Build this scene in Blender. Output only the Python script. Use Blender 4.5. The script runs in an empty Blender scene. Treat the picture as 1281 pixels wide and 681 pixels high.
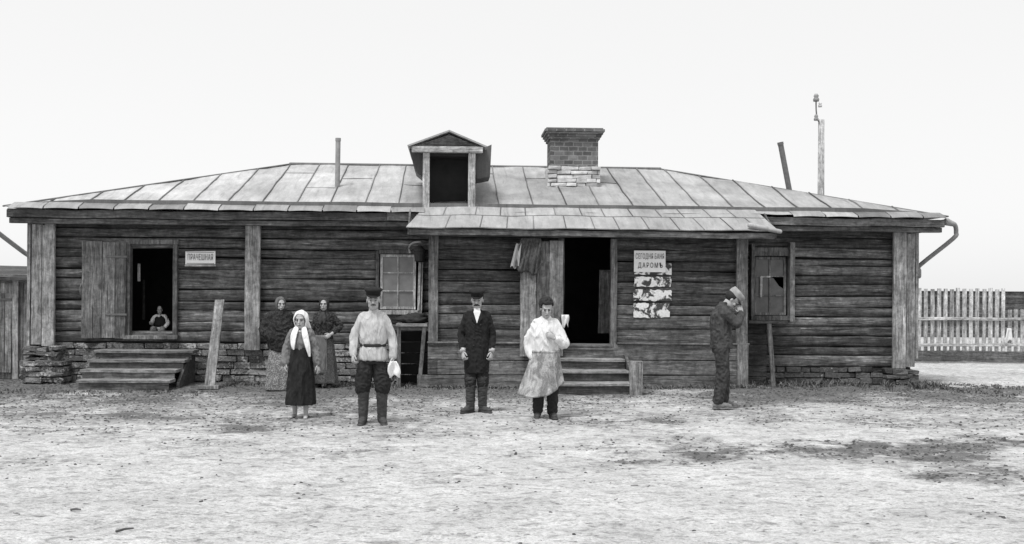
import bpy, bmesh, math, random
from mathutils import Vector, Matrix, noise, Quaternion
random.seed(7)
R = math.radians
PI = math.pi
scene = bpy.context.scene
COL = scene.collection

# ------------------------------------------------------------------ camera
F = 1373.0; W, H = 1281.0, 681.0; HOR = 367.5
CAM = Vector((0.0, -19.6, 1.68)); YAW = R(-3.15); ROLL = R(0.4)
cd = bpy.data.cameras.new('camera'); cam = bpy.data.objects.new('camera', cd); COL.objects.link(cam)
cd.sensor_width = 36.0; cd.lens = 36.0 * F / W; cd.shift_y = (HOR - H / 2) / W
cd.clip_start = 0.1; cd.clip_end = 3000
CM = Matrix.Rotation(YAW, 3, 'Z') @ Matrix.Rotation(R(90), 3, 'X') @ Matrix.Rotation(ROLL, 3, 'Z')
cam.matrix_world = Matrix.Translation(CAM) @ CM.to_4x4()
scene.camera = cam

def ray(px, py):
    return CM @ Vector(((px - W / 2) / F, -(py - HOR) / F, -1.0))
def at(px, py, Y):
    d = ray(px, py); t = (Y - CAM.y) / d.y
    return CAM + d * t
def gat(px, py, z=0.0):
    d = ray(px, py); t = (z - CAM.z) / d.z
    return CAM + d * t
def AX(px, py, Y): return at(px, py, Y).x
def AZ(px, py, Y): return at(px, py, Y).z
def on_plane(px, py, p0, n):
    d = ray(px, py); t = (p0 - CAM).dot(n) / d.dot(n)
    return CAM + d * t

# ------------------------------------------------------------------ materials
def newmat(name):
    m = bpy.data.materials.new(name); m.use_nodes = True
    nt = m.node_tree; b = nt.nodes['Principled BSDF']
    b.inputs['Specular IOR Level'].default_value = 0.2
    return m, nt, b
def nd(nt, t, **kw):
    n = nt.nodes.new(t)
    for k, v in kw.items(): setattr(n, k, v)
    return n
def math_(nt, op, a, b=None, clamp=False):
    n = nd(nt, 'ShaderNodeMath', operation=op); n.use_clamp = clamp
    for i, v in enumerate((a, b)):
        if v is None: continue
        if isinstance(v, (int, float)): n.inputs[i].default_value = v
        else: nt.links.new(v, n.inputs[i])
    return n.outputs[0]
def noise_(nt, vec, scale, detail=6, rough=.6, dist=0.0):
    n = nd(nt, 'ShaderNodeTexNoise'); n.inputs['Scale'].default_value = scale
    n.inputs['Detail'].default_value = detail; n.inputs['Roughness'].default_value = rough
    n.inputs['Distortion'].default_value = dist
    nt.links.new(vec, n.inputs['Vector']); return n.outputs['Fac']
def coords(nt, scale=(1, 1, 1), src='Object'):
    tc = nd(nt, 'ShaderNodeTexCoord'); mp = nd(nt, 'ShaderNodeMapping')
    mp.inputs['Scale'].default_value = scale
    nt.links.new(tc.outputs[src], mp.inputs['Vector']); return mp.outputs['Vector']
def ramp_(nt, fac, lo, hi, a=0.0, b=1.0):
    n = nd(nt, 'ShaderNodeMapRange'); n.clamp = True
    n.inputs['From Min'].default_value = lo; n.inputs['From Max'].default_value = hi
    n.inputs['To Min'].default_value = a; n.inputs['To Max'].default_value = b
    nt.links.new(fac, n.inputs['Value']); return n.outputs['Result']
def tone_(nt):
    a = nd(nt, 'ShaderNodeAttribute'); a.attribute_name = 'tone'; return a.outputs['Fac']
def bump_(nt, b, h, strength=.5, dist=.01):
    n = nd(nt, 'ShaderNodeBump'); n.inputs['Strength'].default_value = strength; n.inputs['Distance'].default_value = dist
    nt.links.new(h, n.inputs['Height']); nt.links.new(n.outputs['Normal'], b.inputs['Normal'])

def wood(name, v, axis='X', var=.55, crack=.5, rough=.85, bleach=.7):
    m, nt, b = newmat(name)
    i = 'XYZ'.index(axis)
    s1 = [16, 16, 16]; s1[i] = .9
    s2 = [42, 42, 42]; s2[i] = 1.3
    g = noise_(nt, coords(nt, s1), 1, 7, .65, .3)
    c = noise_(nt, coords(nt, s2), 1, 3, .5)
    st = noise_(nt, coords(nt, (1.3, 1.3, 1.3)), 1, 5, .65)
    s3 = [70, 70, 70]; s3[i] = 7
    s4 = [26, 26, 26]; s4[i] = 3.2
    fine = noise_(nt, coords(nt, s3), 1, 4, .65); mid = noise_(nt, coords(nt, s4), 1, 5, .7, .5)
    gr = math_(nt, 'MULTIPLY', ramp_(nt, g, .3, .7, 1 - var * .75, 1 + var * .75), math_(nt, 'MULTIPLY', ramp_(nt, fine, .3, .7, .72, 1.28), ramp_(nt, mid, .32, .7, .6, 1.45)))
    s5 = [34, 34, 34]; s5[i] = 1.7
    ble = ramp_(nt, noise_(nt, coords(nt, s5), 1, 6, .72, .4), .54, .68, 1.0, 1.0 + bleach)
    gr = math_(nt, 'MULTIPLY', gr, ble)
    str_ = math_(nt, 'MULTIPLY', ramp_(nt, st, .3, .72, .6, 1.4), ramp_(nt, noise_(nt, coords(nt), 9, 6, .75, .5), .34, .62, .55, 1.2))
    cr = ramp_(nt, c, .30, .40, 1 - crack, 1.0)
    tn = ramp_(nt, tone_(nt), 0, 1, .6, 1.4)
    val = math_(nt, 'MULTIPLY', math_(nt, 'MULTIPLY', gr, str_), math_(nt, 'MULTIPLY', cr, tn))
    val = math_(nt, 'MULTIPLY', val, v, True)
    nt.links.new(val, b.inputs['Base Color']); b.inputs['Roughness'].default_value = rough
    bump_(nt, b, math_(nt, 'ADD', math_(nt, 'ADD', math_(nt, 'MULTIPLY', g, .6), math_(nt, 'MULTIPLY', mid, .9)), cr), .8, .016)
    return m
def plain(name, v, rough=.8, var=.25, scale=6, bump=.3, bdist=.01, spec=.2, metallic=0):
    m, nt, b = newmat(name)
    n = noise_(nt, coords(nt, (1, 1, 1)), scale, 7, .65)
    val = math_(nt, 'MULTIPLY', ramp_(nt, n, .25, .75, 1 - var, 1 + var), ramp_(nt, tone_(nt), 0, 1, .7, 1.3))
    val = math_(nt, 'MULTIPLY', val, v, True)
    nt.links.new(val, b.inputs['Base Color']); b.inputs['Roughness'].default_value = rough
    b.inputs['Specular IOR Level'].default_value = spec; b.inputs['Metallic'].default_value = metallic
    if bump: bump_(nt, b, noise_(nt, coords(nt, (1, 1, 1)), scale * 5, 5, .6), bump, bdist)
    return m
def fabric(name, v, var=.2, scale=14, bump=.5, weave=220):
    m, nt, b = newmat(name)
    n = noise_(nt, coords(nt, (1, 1, .6)), scale, 6, .65)
    w = noise_(nt, coords(nt), weave, 2, .6)
    f = noise_(nt, coords(nt, (7, 7, 2.5)), 1.4, 2, .5, .8)
    val = math_(nt, 'MULTIPLY', ramp_(nt, n, .28, .72, 1 - var, 1 + var), ramp_(nt, w, .3, .7, .93, 1.07))
    val = math_(nt, 'MULTIPLY', val, v, True)
    nt.links.new(val, b.inputs['Base Color']); b.inputs['Roughness'].default_value = .9
    b.inputs['Specular IOR Level'].default_value = .12
    bump_(nt, b, math_(nt, 'ADD', f, math_(nt, 'MULTIPLY', w, .02)), bump, .09)
    return m
def printed(name, v1, v2, scale, thr=.5):
    m, nt, b = newmat(name)
    vor = nd(nt, 'ShaderNodeTexVoronoi'); vor.inputs['Scale'].default_value = scale
    nt.links.new(coords(nt), vor.inputs['Vector'])
    n = noise_(nt, coords(nt), scale * .6, 4, .7)
    k = ramp_(nt, math_(nt, 'ADD', math_(nt, 'MULTIPLY', vor.outputs['Distance'], .6), math_(nt, 'MULTIPLY', n, .5)), thr - .08, thr + .08, v1, v2)
    big = ramp_(nt, noise_(nt, coords(nt, (1, 1, .5)), 7, 4, .6), .3, .7, .8, 1.2)
    nt.links.new(math_(nt, 'MULTIPLY', k, big, True), b.inputs['Base Color']); b.inputs['Roughness'].default_value = .92
    f = noise_(nt, coords(nt, (9, 9, 2)), 1.6, 4, .55, .6)
    bump_(nt, b, f, .5, .05)
    return m

M = {}
M['log'] = wood('weathered_log', .102, 'X', .8, .7, bleach=1.6)
M['logside'] = wood('weathered_log_side', .12, 'Y', .55, .55)
M['porch'] = wood('porch_board', .085, 'X', .8, .7, bleach=1.4)
M['clad'] = wood('skirting_board', .125, 'X', .5, .45)
M['post'] = wood('corner_board', .29, 'Z', .45, .45)
M['postd'] = wood('dark_upright', .13, 'Z', .5, .5)
M['door'] = wood('door_board', .18, 'Z', .45, .5)
M['fascia'] = wood('fascia_board', .135, 'X', .4, .4)
M['soffit'] = wood('soffit_board', .10, 'X', .4, .4)
M['step'] = wood('step_board', .13, 'X', .5, .5)
M['stepl'] = wood('worn_tread', .20, 'X', .5, .4)
M['picket'] = wood('picket_wood', .44, 'Z', .3, .35)
M['rail'] = wood('rail_wood', .34, 'X', .3, .4)
M['darkboard'] = wood('dark_board', .10, 'X', .4, .5)
M['plank'] = wood('plank_wood', .22, 'Z', .5, .5)
M['pole'] = wood('pole_wood', .32, 'Z', .2, .3, bleach=.1)
M['trimx'] = wood('trim_rail', .30, 'X', .35, .35)
M['trimw'] = wood('window_trim', .36, 'Z', .35, .35)
M['interior'] = plain('shade_black_interior', .035, .95, .3, 3, 0)  # near-black colour stands in for the shade of rooms and recesses
M['iron'] = plain('rusty_iron', .14, .7, .35, 12, .3, .004, .3)
M['pipe'] = plain('zinc_pipe', .26, .6, .3, 9, .2, .004, .35)
M['dark'] = plain('dark_lump', .04, .95, .4, 20, .6, .02)
M['paper'] = plain('paper_board', .74, .85, .06, 18, .15, .003)
M['ink'] = plain('black_ink', .05, .8, .2, 30, 0)
M['inkgrey'] = plain('faded_ink', .16, .8, .25, 30, 0)
M['glassd'] = plain('grey_glass', .16, .25, .35, 4, .1, .004, .6)  # mid-grey set in the pane colour
M['glassk'] = plain('grimy_glass', .07, .3, .5, 6, .15, .004, .6)
M['rag'] = fabric('patterned_rag', .07, .6, 30, .5)
M['white'] = fabric('white_cloth', .72, .08, 14, .4)
M['lime'] = plain('limewashed_brick', .52, .9, .35, 9, .6, .01)

def roofmat(name, v):
    m, nt, b = newmat(name)
    n1 = noise_(nt, coords(nt, (1, 1, 1)), .7, 6, .65, .3)
    n2 = noise_(nt, coords(nt, (3, .7, .7)), 2.5, 6, .7)
    n3 = noise_(nt, coords(nt), 40, 4, .6); run = ramp_(nt, noise_(nt, coords(nt, (9, .8, .8)), 1.3, 6, .7), .56, .70, 1.0, .62)
    n1 = math_(nt, 'MULTIPLY', n1, run)
    val = math_(nt, 'MULTIPLY', ramp_(nt, n1, .32, .68, .66, 1.2), ramp_(nt, n2, .3, .72, .74, 1.18))
    val = math_(nt, 'MULTIPLY', val, ramp_(nt, n3, .3, .7, .9, 1.1))
    val = math_(nt, 'MULTIPLY', val, ramp_(nt, tone_(nt), 0, 1, .5, 1.4))
    nt.links.new(math_(nt, 'MULTIPLY', val, v, True), b.inputs['Base Color'])
    b.inputs['Roughness'].default_value = .62; b.inputs['Specular IOR Level'].default_value = .35
    bump_(nt, b, math_(nt, 'ADD', n2, math_(nt, 'MULTIPLY', n3, .15)), .35, .03)
    return m
M['roof'] = roofmat('sheet_metal_roof', .41)
M['seam'] = roofmat('roof_seam', .15); M['roof2'] = roofmat('porch_roof_sheet', .33)

def brickmat(name, v, mortar, bw=.26, bh=.085):
    m, nt, b = newmat(name)
    tc = nd(nt, 'ShaderNodeTexCoord'); sp = nd(nt, 'ShaderNodeSeparateXYZ'); nt.links.new(tc.outputs['Object'], sp.inputs[0])
    cb = nd(nt, 'ShaderNodeCombineXYZ')
    nt.links.new(math_(nt, 'ADD', sp.outputs[0], sp.outputs[1]), cb.inputs[0]); nt.links.new(sp.outputs[2], cb.inputs[1])
    dn = nd(nt, 'ShaderNodeTexNoise'); dn.inputs['Scale'].default_value = 9; nt.links.new(tc.outputs['Object'], dn.inputs['Vector'])
    va = nd(nt, 'ShaderNodeVectorMath', operation='SCALE'); va.inputs['Scale'].default_value = .03; nt.links.new(dn.outputs['Color'], va.inputs[0])
    vs = nd(nt, 'ShaderNodeVectorMath', operation='ADD'); nt.links.new(cb.outputs[0], vs.inputs[0]); nt.links.new(va.outputs[0], vs.inputs[1])
    br = nd(nt, 'ShaderNodeTexBrick'); nt.links.new(vs.outputs[0], br.inputs['Vector'])
    br.inputs['Color1'].default_value = (v * .6,) * 3 + (1,); br.inputs['Color2'].default_value = (v * 1.4,) * 3 + (1,)
    br.inputs['Mortar'].default_value = (mortar,) * 3 + (1,); br.inputs['Scale'].default_value = 1
    br.inputs['Mortar Size'].default_value = .011; br.inputs['Brick Width'].default_value = bw; br.inputs['Row Height'].default_value = bh
    mx = nd(nt, 'ShaderNodeMix', data_type='RGBA', blend_type='MULTIPLY'); mx.inputs[0].default_value = 1
    n = noise_(nt, coords(nt), 5, 7, .7)
    nt.links.new(br.outputs['Color'], mx.inputs[6]); nt.links.new(ramp_(nt, n, .3, .7, .6, 1.35), mx.inputs[7])
    nt.links.new(mx.outputs[2], b.inputs['Base Color']); b.inputs['Roughness'].default_value = .95
    h = math_(nt, 'ADD', math_(nt, 'MULTIPLY', br.outputs['Fac'], -1.0), math_(nt, 'MULTIPLY', n, .7))
    bump_(nt, b, h, .8, .015)
    return m
M['brick'] = brickmat('old_brick', .13, .22, .19, .092)
M['brickp'] = None
def masonry(name='foundation_masonry', lo=.10, hi=.24, t=.48):
    m, nt, b = newmat(name)
    n = noise_(nt, coords(nt), 2.6, 7, .7, .4); n2 = noise_(nt, coords(nt), 22, 6, .7)
    base = math_(nt, 'MULTIPLY', ramp_(nt, tone_(nt), 0, 1, lo, hi), ramp_(nt, n2, .3, .7, .55, 1.5))
    k = ramp_(nt, math_(nt, 'ADD', n, math_(nt, 'MULTIPLY', math_(nt, 'SUBTRACT', n2, .5), .5)), t, t + .08)
    mx = nd(nt, 'ShaderNodeMix', data_type='FLOAT'); nt.links.new(k, mx.inputs[0]); nt.links.new(base, mx.inputs[2])
    nt.links.new(ramp_(nt, n2, .3, .7, .24, .48), mx.inputs[3]); nt.links.new(mx.outputs[0], b.inputs['Base Color']); b.inputs['Roughness'].default_value = .95
    bump_(nt, b, math_(nt, 'ADD', n2, math_(nt, 'MULTIPLY', k, .6)), 1, .03)
    return m
M['stone'] = M['brickp'] = masonry(); M['stoned'] = masonry('dirty_masonry', .05, .13, .60)

# ------------------------------------------------------------------ mesh builder
def nz(p, s, seed=0.0):
    return noise.noise(Vector((p[0] * s + seed, p[1] * s - seed * .7, p[2] * s + 3.1)))
class MB:
    def __init__(s): s.v = []; s.f = []; s.t = []; s.mi = []; s.cm = 0
    def add(s, vs, fs, tone=.5):
        o = len(s.v); s.v += [Vector(v) for v in vs]; s.t += [tone] * len(vs)
        for f in fs: s.f.append([i + o for i in f]); s.mi.append(s.cm)
        return s
    def box(s, a, b, tone=None, j=0.0):
        tone = random.random() if tone is None else tone
        vs = [(x, y, z) for z in (a[2], b[2]) for y in (a[1], b[1]) for x in (a[0], b[0])]
        if j: vs = [tuple(c + random.uniform(-j, j) for c in v) for v in vs]
        return s.add(vs, [(0, 2, 3, 1), (4, 5, 7, 6), (0, 1, 5, 4), (2, 6, 7, 3), (0, 4, 6, 2), (1, 3, 7, 5)], tone)
    def plank(s, p0, p1, w, t, tone=None, n=8, amp=.004, cham=.08):
        """board along p0->p1, w and t are full width / thickness vectors; slightly uneven"""
        p0, p1, w, t = Vector(p0), Vector(p1), Vector(w), Vector(t)
        tone = random.random() if tone is None else tone; sd = random.uniform(0, 50)
        c = min(.006, cham * min(w.length, t.length) + .001)
        cw, ct = w.normalized() * c, t.normalized() * c
        h, k = w / 2, t / 2
        sec = [-h - k + cw, h - k - cw, h - k + ct, h + k - ct, h + k - cw, -h + k + cw, -h + k - ct, -h - k + ct]
        vs = []
        for i in range(n + 1):
            q = p0.lerp(p1, i / n)
            dw = nz(q, 1.1, sd) * amp * 1.6; dt = nz(q, 1.7, sd + 9) * amp
            for e in sec:
                r = q + e + w.normalized() * dw + t.normalized() * dt
                r = r + e.normalized() * nz(r, 9, sd) * amp * .8
                vs.append(r)
        fs = []
        for i in range(n):
            for a in range(8):
                b2 = (a + 1) % 8
                fs.append((i * 8 + a, i * 8 + b2, (i + 1) * 8 + b2, (i + 1) * 8 + a))
        fs.append(tuple(range(7, -1, -1))); fs.append(tuple(n * 8 + a for a in range(8)))
        return s.add(vs, fs, tone)
    def prism(s, poly, d, tone=.5):
        d = Vector(d); n = len(poly); vs = [Vector(p) for p in poly]; vs += [v + d for v in vs]
        fs = [tuple(range(n - 1, -1, -1)), tuple(range(n, 2 * n))] + [(i, (i + 1) % n, n + (i + 1) % n, n + i) for i in range(n)]
        return s.add(vs, fs, tone)
    def tube(s, pts, rad, seg=12, tone=.5, smooth=0, flat=1.0, flat_dir=None, round_caps=True):
        pts = [Vector(p) for p in pts]; rad = list(rad) if hasattr(rad, '__len__') else [rad] * len(pts)
        if smooth:
            P, Q = [], []
            n = len(pts)
            for i in range(n - 1):
                a, b2, c, d = pts[max(i - 1, 0)], pts[i], pts[i + 1], pts[min(i + 2, n - 1)]
                for k in range(smooth):
                    u = k / smooth
                    P.append(.5 * (2 * b2 + (c - a) * u + (2 * a - 5 * b2 + 4 * c - d) * u * u + (3 * b2 - a - 3 * c + d) * u ** 3))
                    Q.append(rad[i] * (1 - u) + rad[i + 1] * u)
            P.append(pts[-1]); Q.append(rad[-1]); pts, rad = P, Q
        n = len(pts)
        tang = []
        for i in range(n):
            t = pts[min(i + 1, n - 1)] - pts[max(i - 1, 0)]
            tang.append(t.normalized() if t.length > 1e-9 else Vector((0, 0, 1)))
        if round_caps:
            e0 = [(pts[0] - tang[0] * rad[0] * .75, rad[0] * .55), (pts[0] - tang[0] * rad[0] * .4, rad[0] * .87)]
            e1 = [(pts[-1] + tang[-1] * rad[-1] * .4, rad[-1] * .87), (pts[-1] + tang[-1] * rad[-1] * .75, rad[-1] * .55)]
            pts = [e[0] for e in e0] + pts + [e[0] for e in e1]; rad = [e[1] for e in e0] + rad + [e[1] for e in e1]
            tang = [tang[0]] * 2 + tang + [tang[-1]] * 2; n = len(pts)
        u = flat_dir.copy() if flat_dir is not None else tang[0].orthogonal()
        vs = []
        for i in range(n):
            t = tang[i]; u = (u - t * u.dot(t))
            if u.length < 1e-6: u = t.orthogonal()
            u.normalize(); w = t.cross(u)
            for k in range(seg):
                a = 2 * PI * k / seg
                vs.append(pts[i] + u * math.cos(a) * rad[i] + w * math.sin(a) * rad[i] * flat)
        fs = [tuple(range(seg - 1, -1, -1)), tuple((n - 1) * seg + k for k in range(seg))]
        for i in range(n - 1):
            for k in range(seg):
                k2 = (k + 1) % seg
                fs.append((i * seg + k, i * seg + k2, (i + 1) * seg + k2, (i + 1) * seg + k))
        return s.add(vs, fs, tone)
    def loft(s, rings, seg=28, tone=.5, folds=None):
        """rings: (cx, cy, cz, rx, ry[, squareness, fold]) stacked bottom to top, closed"""
        vs = []
        for r in rings:
            cx, cy, cz, rx, ry = r[:5]; q = r[5] if len(r) > 5 else 1.0; fo = r[6] if len(r) > 6 else 0
            for k in range(seg):
                a = 2 * PI * k / seg; ca, sa = math.cos(a), math.sin(a)
                x = math.copysign(abs(ca) ** q, ca); y = math.copysign(abs(sa) ** q, sa)
                g = 1.0
                if fo and folds: g += fo * sum(am * math.sin(kk * a + ph) for kk, am, ph in folds)
                vs.append((cx + rx * x * g, cy + ry * y * g, cz))
        n = len(rings)
        fs = [tuple(range(seg - 1, -1, -1)), tuple((n - 1) * seg + k for k in range(seg))]
        for i in range(n - 1):
            for k in range(seg):
                k2 = (k + 1) % seg
                fs.append((i * seg + k, i * seg + k2, (i + 1) * seg + k2, (i + 1) * seg + k))
        return s.add(vs, fs, tone)
    def ball(s, c, r, rot=None, seg=14, rings=9, tone=.5):
        c = Vector(c); r = (r, r, r) if isinstance(r, (int, float)) else r
        vs = []; fs = []
        for i in range(1, rings):
            ph = PI * i / rings
            for k in range(seg):
                a = 2 * PI * k / seg
                p = Vector((r[0] * math.sin(ph) * math.cos(a), r[1] * math.sin(ph) * math.sin(a), -r[2] * math.cos(ph)))
                vs.append(c + (rot @ p if rot else p))
        for p in ((0, 0, -r[2]), (0, 0, r[2])):
            p = Vector(p); vs.append(c + (rot @ p if rot else p))
        b, t = len(vs) - 2, len(vs) - 1
        for i in range(rings - 2):
            for k in range(seg):
                k2 = (k + 1) % seg
                fs.append((i * seg + k, i * seg + k2, (i + 1) * seg + k2, (i + 1) * seg + k))
        for k in range(seg):
            k2 = (k + 1) % seg
            fs.append((b, k2, k)); fs.append((t, (rings - 2) * seg + k, (rings - 2) * seg + k2))
        return s.add(vs, fs, tone)
    def sheet(s, fn, nu, nv, thick, tone=.5):
        """fn(u,v)->Vector; double layered cloth/paper of real thickness"""
        g = [[fn(i / nu, j / nv) for j in range(nv + 1)] for i in range(nu + 1)]
        vs = []; off = []
        for i in range(nu + 1):
            for j in range(nv + 1):
                du = g[min(i + 1, nu)][j] - g[max(i - 1, 0)][j]; dv = g[i][min(j + 1, nv)] - g[i][max(j - 1, 0)]
                n = du.cross(dv); n = n.normalized() if n.length > 1e-9 else Vector((0, -1, 0))
                vs.append(g[i][j] + n * thick / 2); off.append(g[i][j] - n * thick / 2)
        o = len(vs); J = nv + 1; vs += off; fs = []
        for i in range(nu):
            for j in range(nv):
                a, b2, c, d = i * J + j, (i + 1) * J + j, (i + 1) * J + j + 1, i * J + j + 1
                fs.append((a, b2, c, d)); fs.append((o + d, o + c, o + b2, o + a))
        for i in range(nu):
            for j in (0, nv):
                a, b2 = i * J + j, (i + 1) * J + j
                fs.append((a, b2, o + b2, o + a) if j else (b2, a, o + a, o + b2))
        for j in range(nv):
            for i in (0, nu):
                a, b2 = i * J + j, i * J + j + 1
                fs.append((b2, a, o + a, o + b2) if i else (a, b2, o + b2, o + a))
        return s.add(vs, fs, tone)
    def xform(s, Mx, start=0):
        for i in range(start, len(s.v)): s.v[i] = Mx @ s.v[i]
    def mesh(s, name, mats):
        me = bpy.data.meshes.new(name)
        me.from_pydata([tuple(v) for v in s.v], [], s.f)
        a = me.attributes.new('tone', 'FLOAT', 'POINT'); a.data.foreach_set('value', s.t)
        for m in mats: me.materials.append(m)
        me.polygons.foreach_set('material_index', s.mi)
        bm = bmesh.new(); bm.from_mesh(me); bmesh.ops.recalc_face_normals(bm, faces=bm.faces); bm.to_mesh(me); bm.free()
        return me
    def build(s, name, mat, parent=None, smooth=False, local=False, bevel=0):
        mats = mat if isinstance(mat, (list, tuple)) else [mat]
        if parent is not None and not local:
            o = wloc(parent); s.v = [v - o for v in s.v]
        me = s.mesh(name, mats)
        ob = bpy.data.objects.new(name, me); COL.objects.link(ob)
        if parent is not None: ob.parent = parent
        if smooth: me.polygons.foreach_set('use_smooth', [True] * len(me.polygons))
        if bevel:
            b = ob.modifiers.new('bevel', 'BEVEL'); b.width = bevel; b.segments = 2; b.limit_method = 'ANGLE'
        return ob
def wloc(o):
    l = Vector((0, 0, 0))
    while o is not None: l += o.location; o = o.parent
    return l
def tag(o, label=None, cat=None, group=None, kind=None):
    for k, v in (('label', label), ('category', cat), ('group', group), ('kind', kind)):
        if v: o[k] = v
    return o
def empty(name, loc, label=None, cat=None, group=None, rz=0):
    o = bpy.data.objects.new(name, None); COL.objects.link(o); o.location = loc; o.rotation_euler = (0, 0, rz)
    o.empty_display_size = .2
    return tag(o, label, cat, group)

# ------------------------------------------------------------------ house dimensions
YM = 0.9                       # main wall face
XL = AX(40, 360, YM); XR = AX(1143, 380, YM)
YE = 0.38                      # front edge of the eaves
EXL = AX(4, 264, YE); EXR = AX(1186, 276, YE)
YB = 8.1; YBE = 8.65           # back wall / back eave
YR = 4.5                       # ridge
ZEV = 3.17; ZRG = 4.46
RXL = AX(363, 205, YR); RXR = AX(826, 213, YR)
SL = (ZRG - ZEV) / (YR - YE)
def roof_z(y): return ZEV + SL * (y - YE)
PN = Vector((0, -SL, 1)).normalized(); PP = Vector((0, YE, ZEV))
def on_roof(px, py): return on_plane(px, py, PP, PN)
ZS = 2.96                      # soffit
PXL = AX(537, 400, 0); PXR = AX(934, 400, 0)     # porch wall
ZSILL_L, ZSILL_R = .74, .34

house = empty('log_house', (0, YM, 0), 'long single-storey weathered log bathhouse with low hipped sheet metal roof', 'log house')

def log_rows(m, x0, x1, z0, z1, y, h, holes, dep, ydir=-1, axis='X', rough=.014, sq=.38):
    n = max(1, round((z1 - z0) / h)); hs = [random.uniform(.72, 1.28) for _ in range(n)]; q_ = (z1 - z0) / sum(hs); zacc = z0
    for r in range(n):
        h = hs[r] * q_; zc = zacc + h / 2; zacc += h; spans = [(x0, x1)]
        for (a, b, c, d) in holes:
            if c < zc < d:
                ns = []
                for (s, e) in spans:
                    if b <= s or a >= e: ns.append((s, e)); continue
                    if a > s: ns.append((s, a))
                    if b < e: ns.append((b, e))
                spans = ns
        tone = random.random(); sd = random.uniform(0, 90); hh = h * .5 - random.uniform(-.002, .007); dp = dep * random.uniform(.7, 1.3)
        for (s, e) in spans:
            if e - s < .02: continue
            k = max(2, int((e - s) / .11)); vs = []; S = 9
            for i in range(k + 1):
                x = s + (e - s) * i / k
                off = noise.noise(Vector((x * .4, sd, 0))) * rough * 2.2
                for q in range(S):
                    a = -PI / 2 + PI * q / (S - 1)
                    dy = dp * abs(math.cos(a)) ** sq; dz = hh * math.sin(a) * (1 + .14 * noise.noise(Vector((x * .35, sd + 40, 1))))
                    g = noise.noise(Vector((x * 1.6, sd + q * .45, 2))) * rough + noise.noise(Vector((x * 7, sd + q * 1.3, 7))) * rough * .45
                    p = (x, y + ydir * (dy + g * (abs(math.cos(a)) > .05)) + 0, zc + dz + off + (g * .6 if 0 < q < S - 1 else 0))
                    if axis == 'Y': p = (p[1], p[0], p[2])
                    vs.append(p)
                for zz in (zc + hh, zc - hh):
                    p = (x, y - ydir * .10, zz + off)
                    if axis == 'Y': p = (p[1], p[0], p[2])
                    vs.append(p)
            S2 = S + 2; fs = []
            for i in range(k):
                for q in range(S2):
                    q2 = (q + 1) % S2
                    fs.append((i * S2 + q, i * S2 + q2, (i + 1) * S2 + q2, (i + 1) * S2 + q))
            fs += [tuple(range(S2)), tuple(k * S2 + q for q in range(S2 - 1, -1, -1))]
            m.add(vs, fs, tone)

# openings (world coordinates)
D1 = (AX(163, 360, YM), AX(219, 360, YM), AZ(190, 420, YM), AZ(190, 305, YM))
W1 = (AX(474, 350, YM), AX(527, 350, YM), AZ(500, 389, YM), AZ(500, 317, YM))
W2 = (AX(939, 350, YM), AX(987, 350, YM), AZ(960, 400, YM), AZ(960, 310, YM))
D2 = (AX(704, 370, 0), AX(765, 370, 0), AZ(735, 435, 0), AZ(735, 299, 0))

m = MB(); log_rows(m, XL + .04, PXL + .1, ZSILL_L, 3.0, YM + .03, .196, [D1, W1], .062); m.build('log_wall', M['log'], house, smooth=True)
m = MB(); log_rows(m, PXR - .1, XR - .04, ZSILL_R, 3.0, YM + .03, .19, [W2], .062); m.build('log_wall', M['log'], house, smooth=True)
m = MB(); log_rows(m, YM + .1, YB, .5, 3.0, XL + .06, .215, [], .085, axis='Y'); m.build('log_wall', M['logside'], house, smooth=True)
m = MB(); log_rows(m, YM + .1, YB, .4, 3.0, XR - .06, .215, [], .085, ydir=1, axis='Y'); m.build('log_wall', M['logside'], house, smooth=True)
m = MB(); log_rows(m, XL + .04, XR - .04, .5, 3.0, YB, .215, [], .085, ydir=1); m.build('log_wall', M['log'], house, smooth=True)
# porch (projecting front) walls
m = MB(); log_rows(m, PXL + .05, PXR - .05, .78, 2.86, .05, .2, [D2], .045, rough=.012, sq=.35); m.build('porch_wall', M['porch'], house, smooth=True)
for xx, yd in ((PXL + .05, -1), (PXR - .05, 1)):
    m = MB(); log_rows(m, .06, YM + .1, .1, 2.95, xx, .2, [], .03, ydir=yd, axis='Y'); m.build('porch_side_wall', M['porch'], house, smooth=True)
# added unseen backing, stops light showing through the chinks between logs
m = MB(); m.box((XL + .2, YB - .14, .5), (XR - .2, YB - .11, 3.0), .5); m.build('added_lining', M['interior'], house)
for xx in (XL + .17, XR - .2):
    m = MB(); m.box((xx, YM + .16, .5), (xx + .03, YB - .15, 3.0), .5); m.build('added_lining', M['interior'], house)
def added_lining(x0, x1, z0, hole):
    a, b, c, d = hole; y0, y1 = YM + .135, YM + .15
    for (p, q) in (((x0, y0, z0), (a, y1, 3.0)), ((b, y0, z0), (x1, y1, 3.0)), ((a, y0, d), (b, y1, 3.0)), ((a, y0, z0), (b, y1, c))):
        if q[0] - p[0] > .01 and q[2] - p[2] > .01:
            m = MB(); m.box(p, q, .5); m.build('added_lining', M['interior'], house)
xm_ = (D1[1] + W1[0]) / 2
added_lining(XL + .2, xm_, ZSILL_L + .1, D1); added_lining(xm_, PXL + .1, ZSILL_L + .1, W1); added_lining(PXR - .1, XR - .2, .4, W2)
m = MB()   # wide skirting boards under the porch wall
zz = [.0, .23, .49, .79]
dx0, dx1 = D2[0], D2[1]
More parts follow.
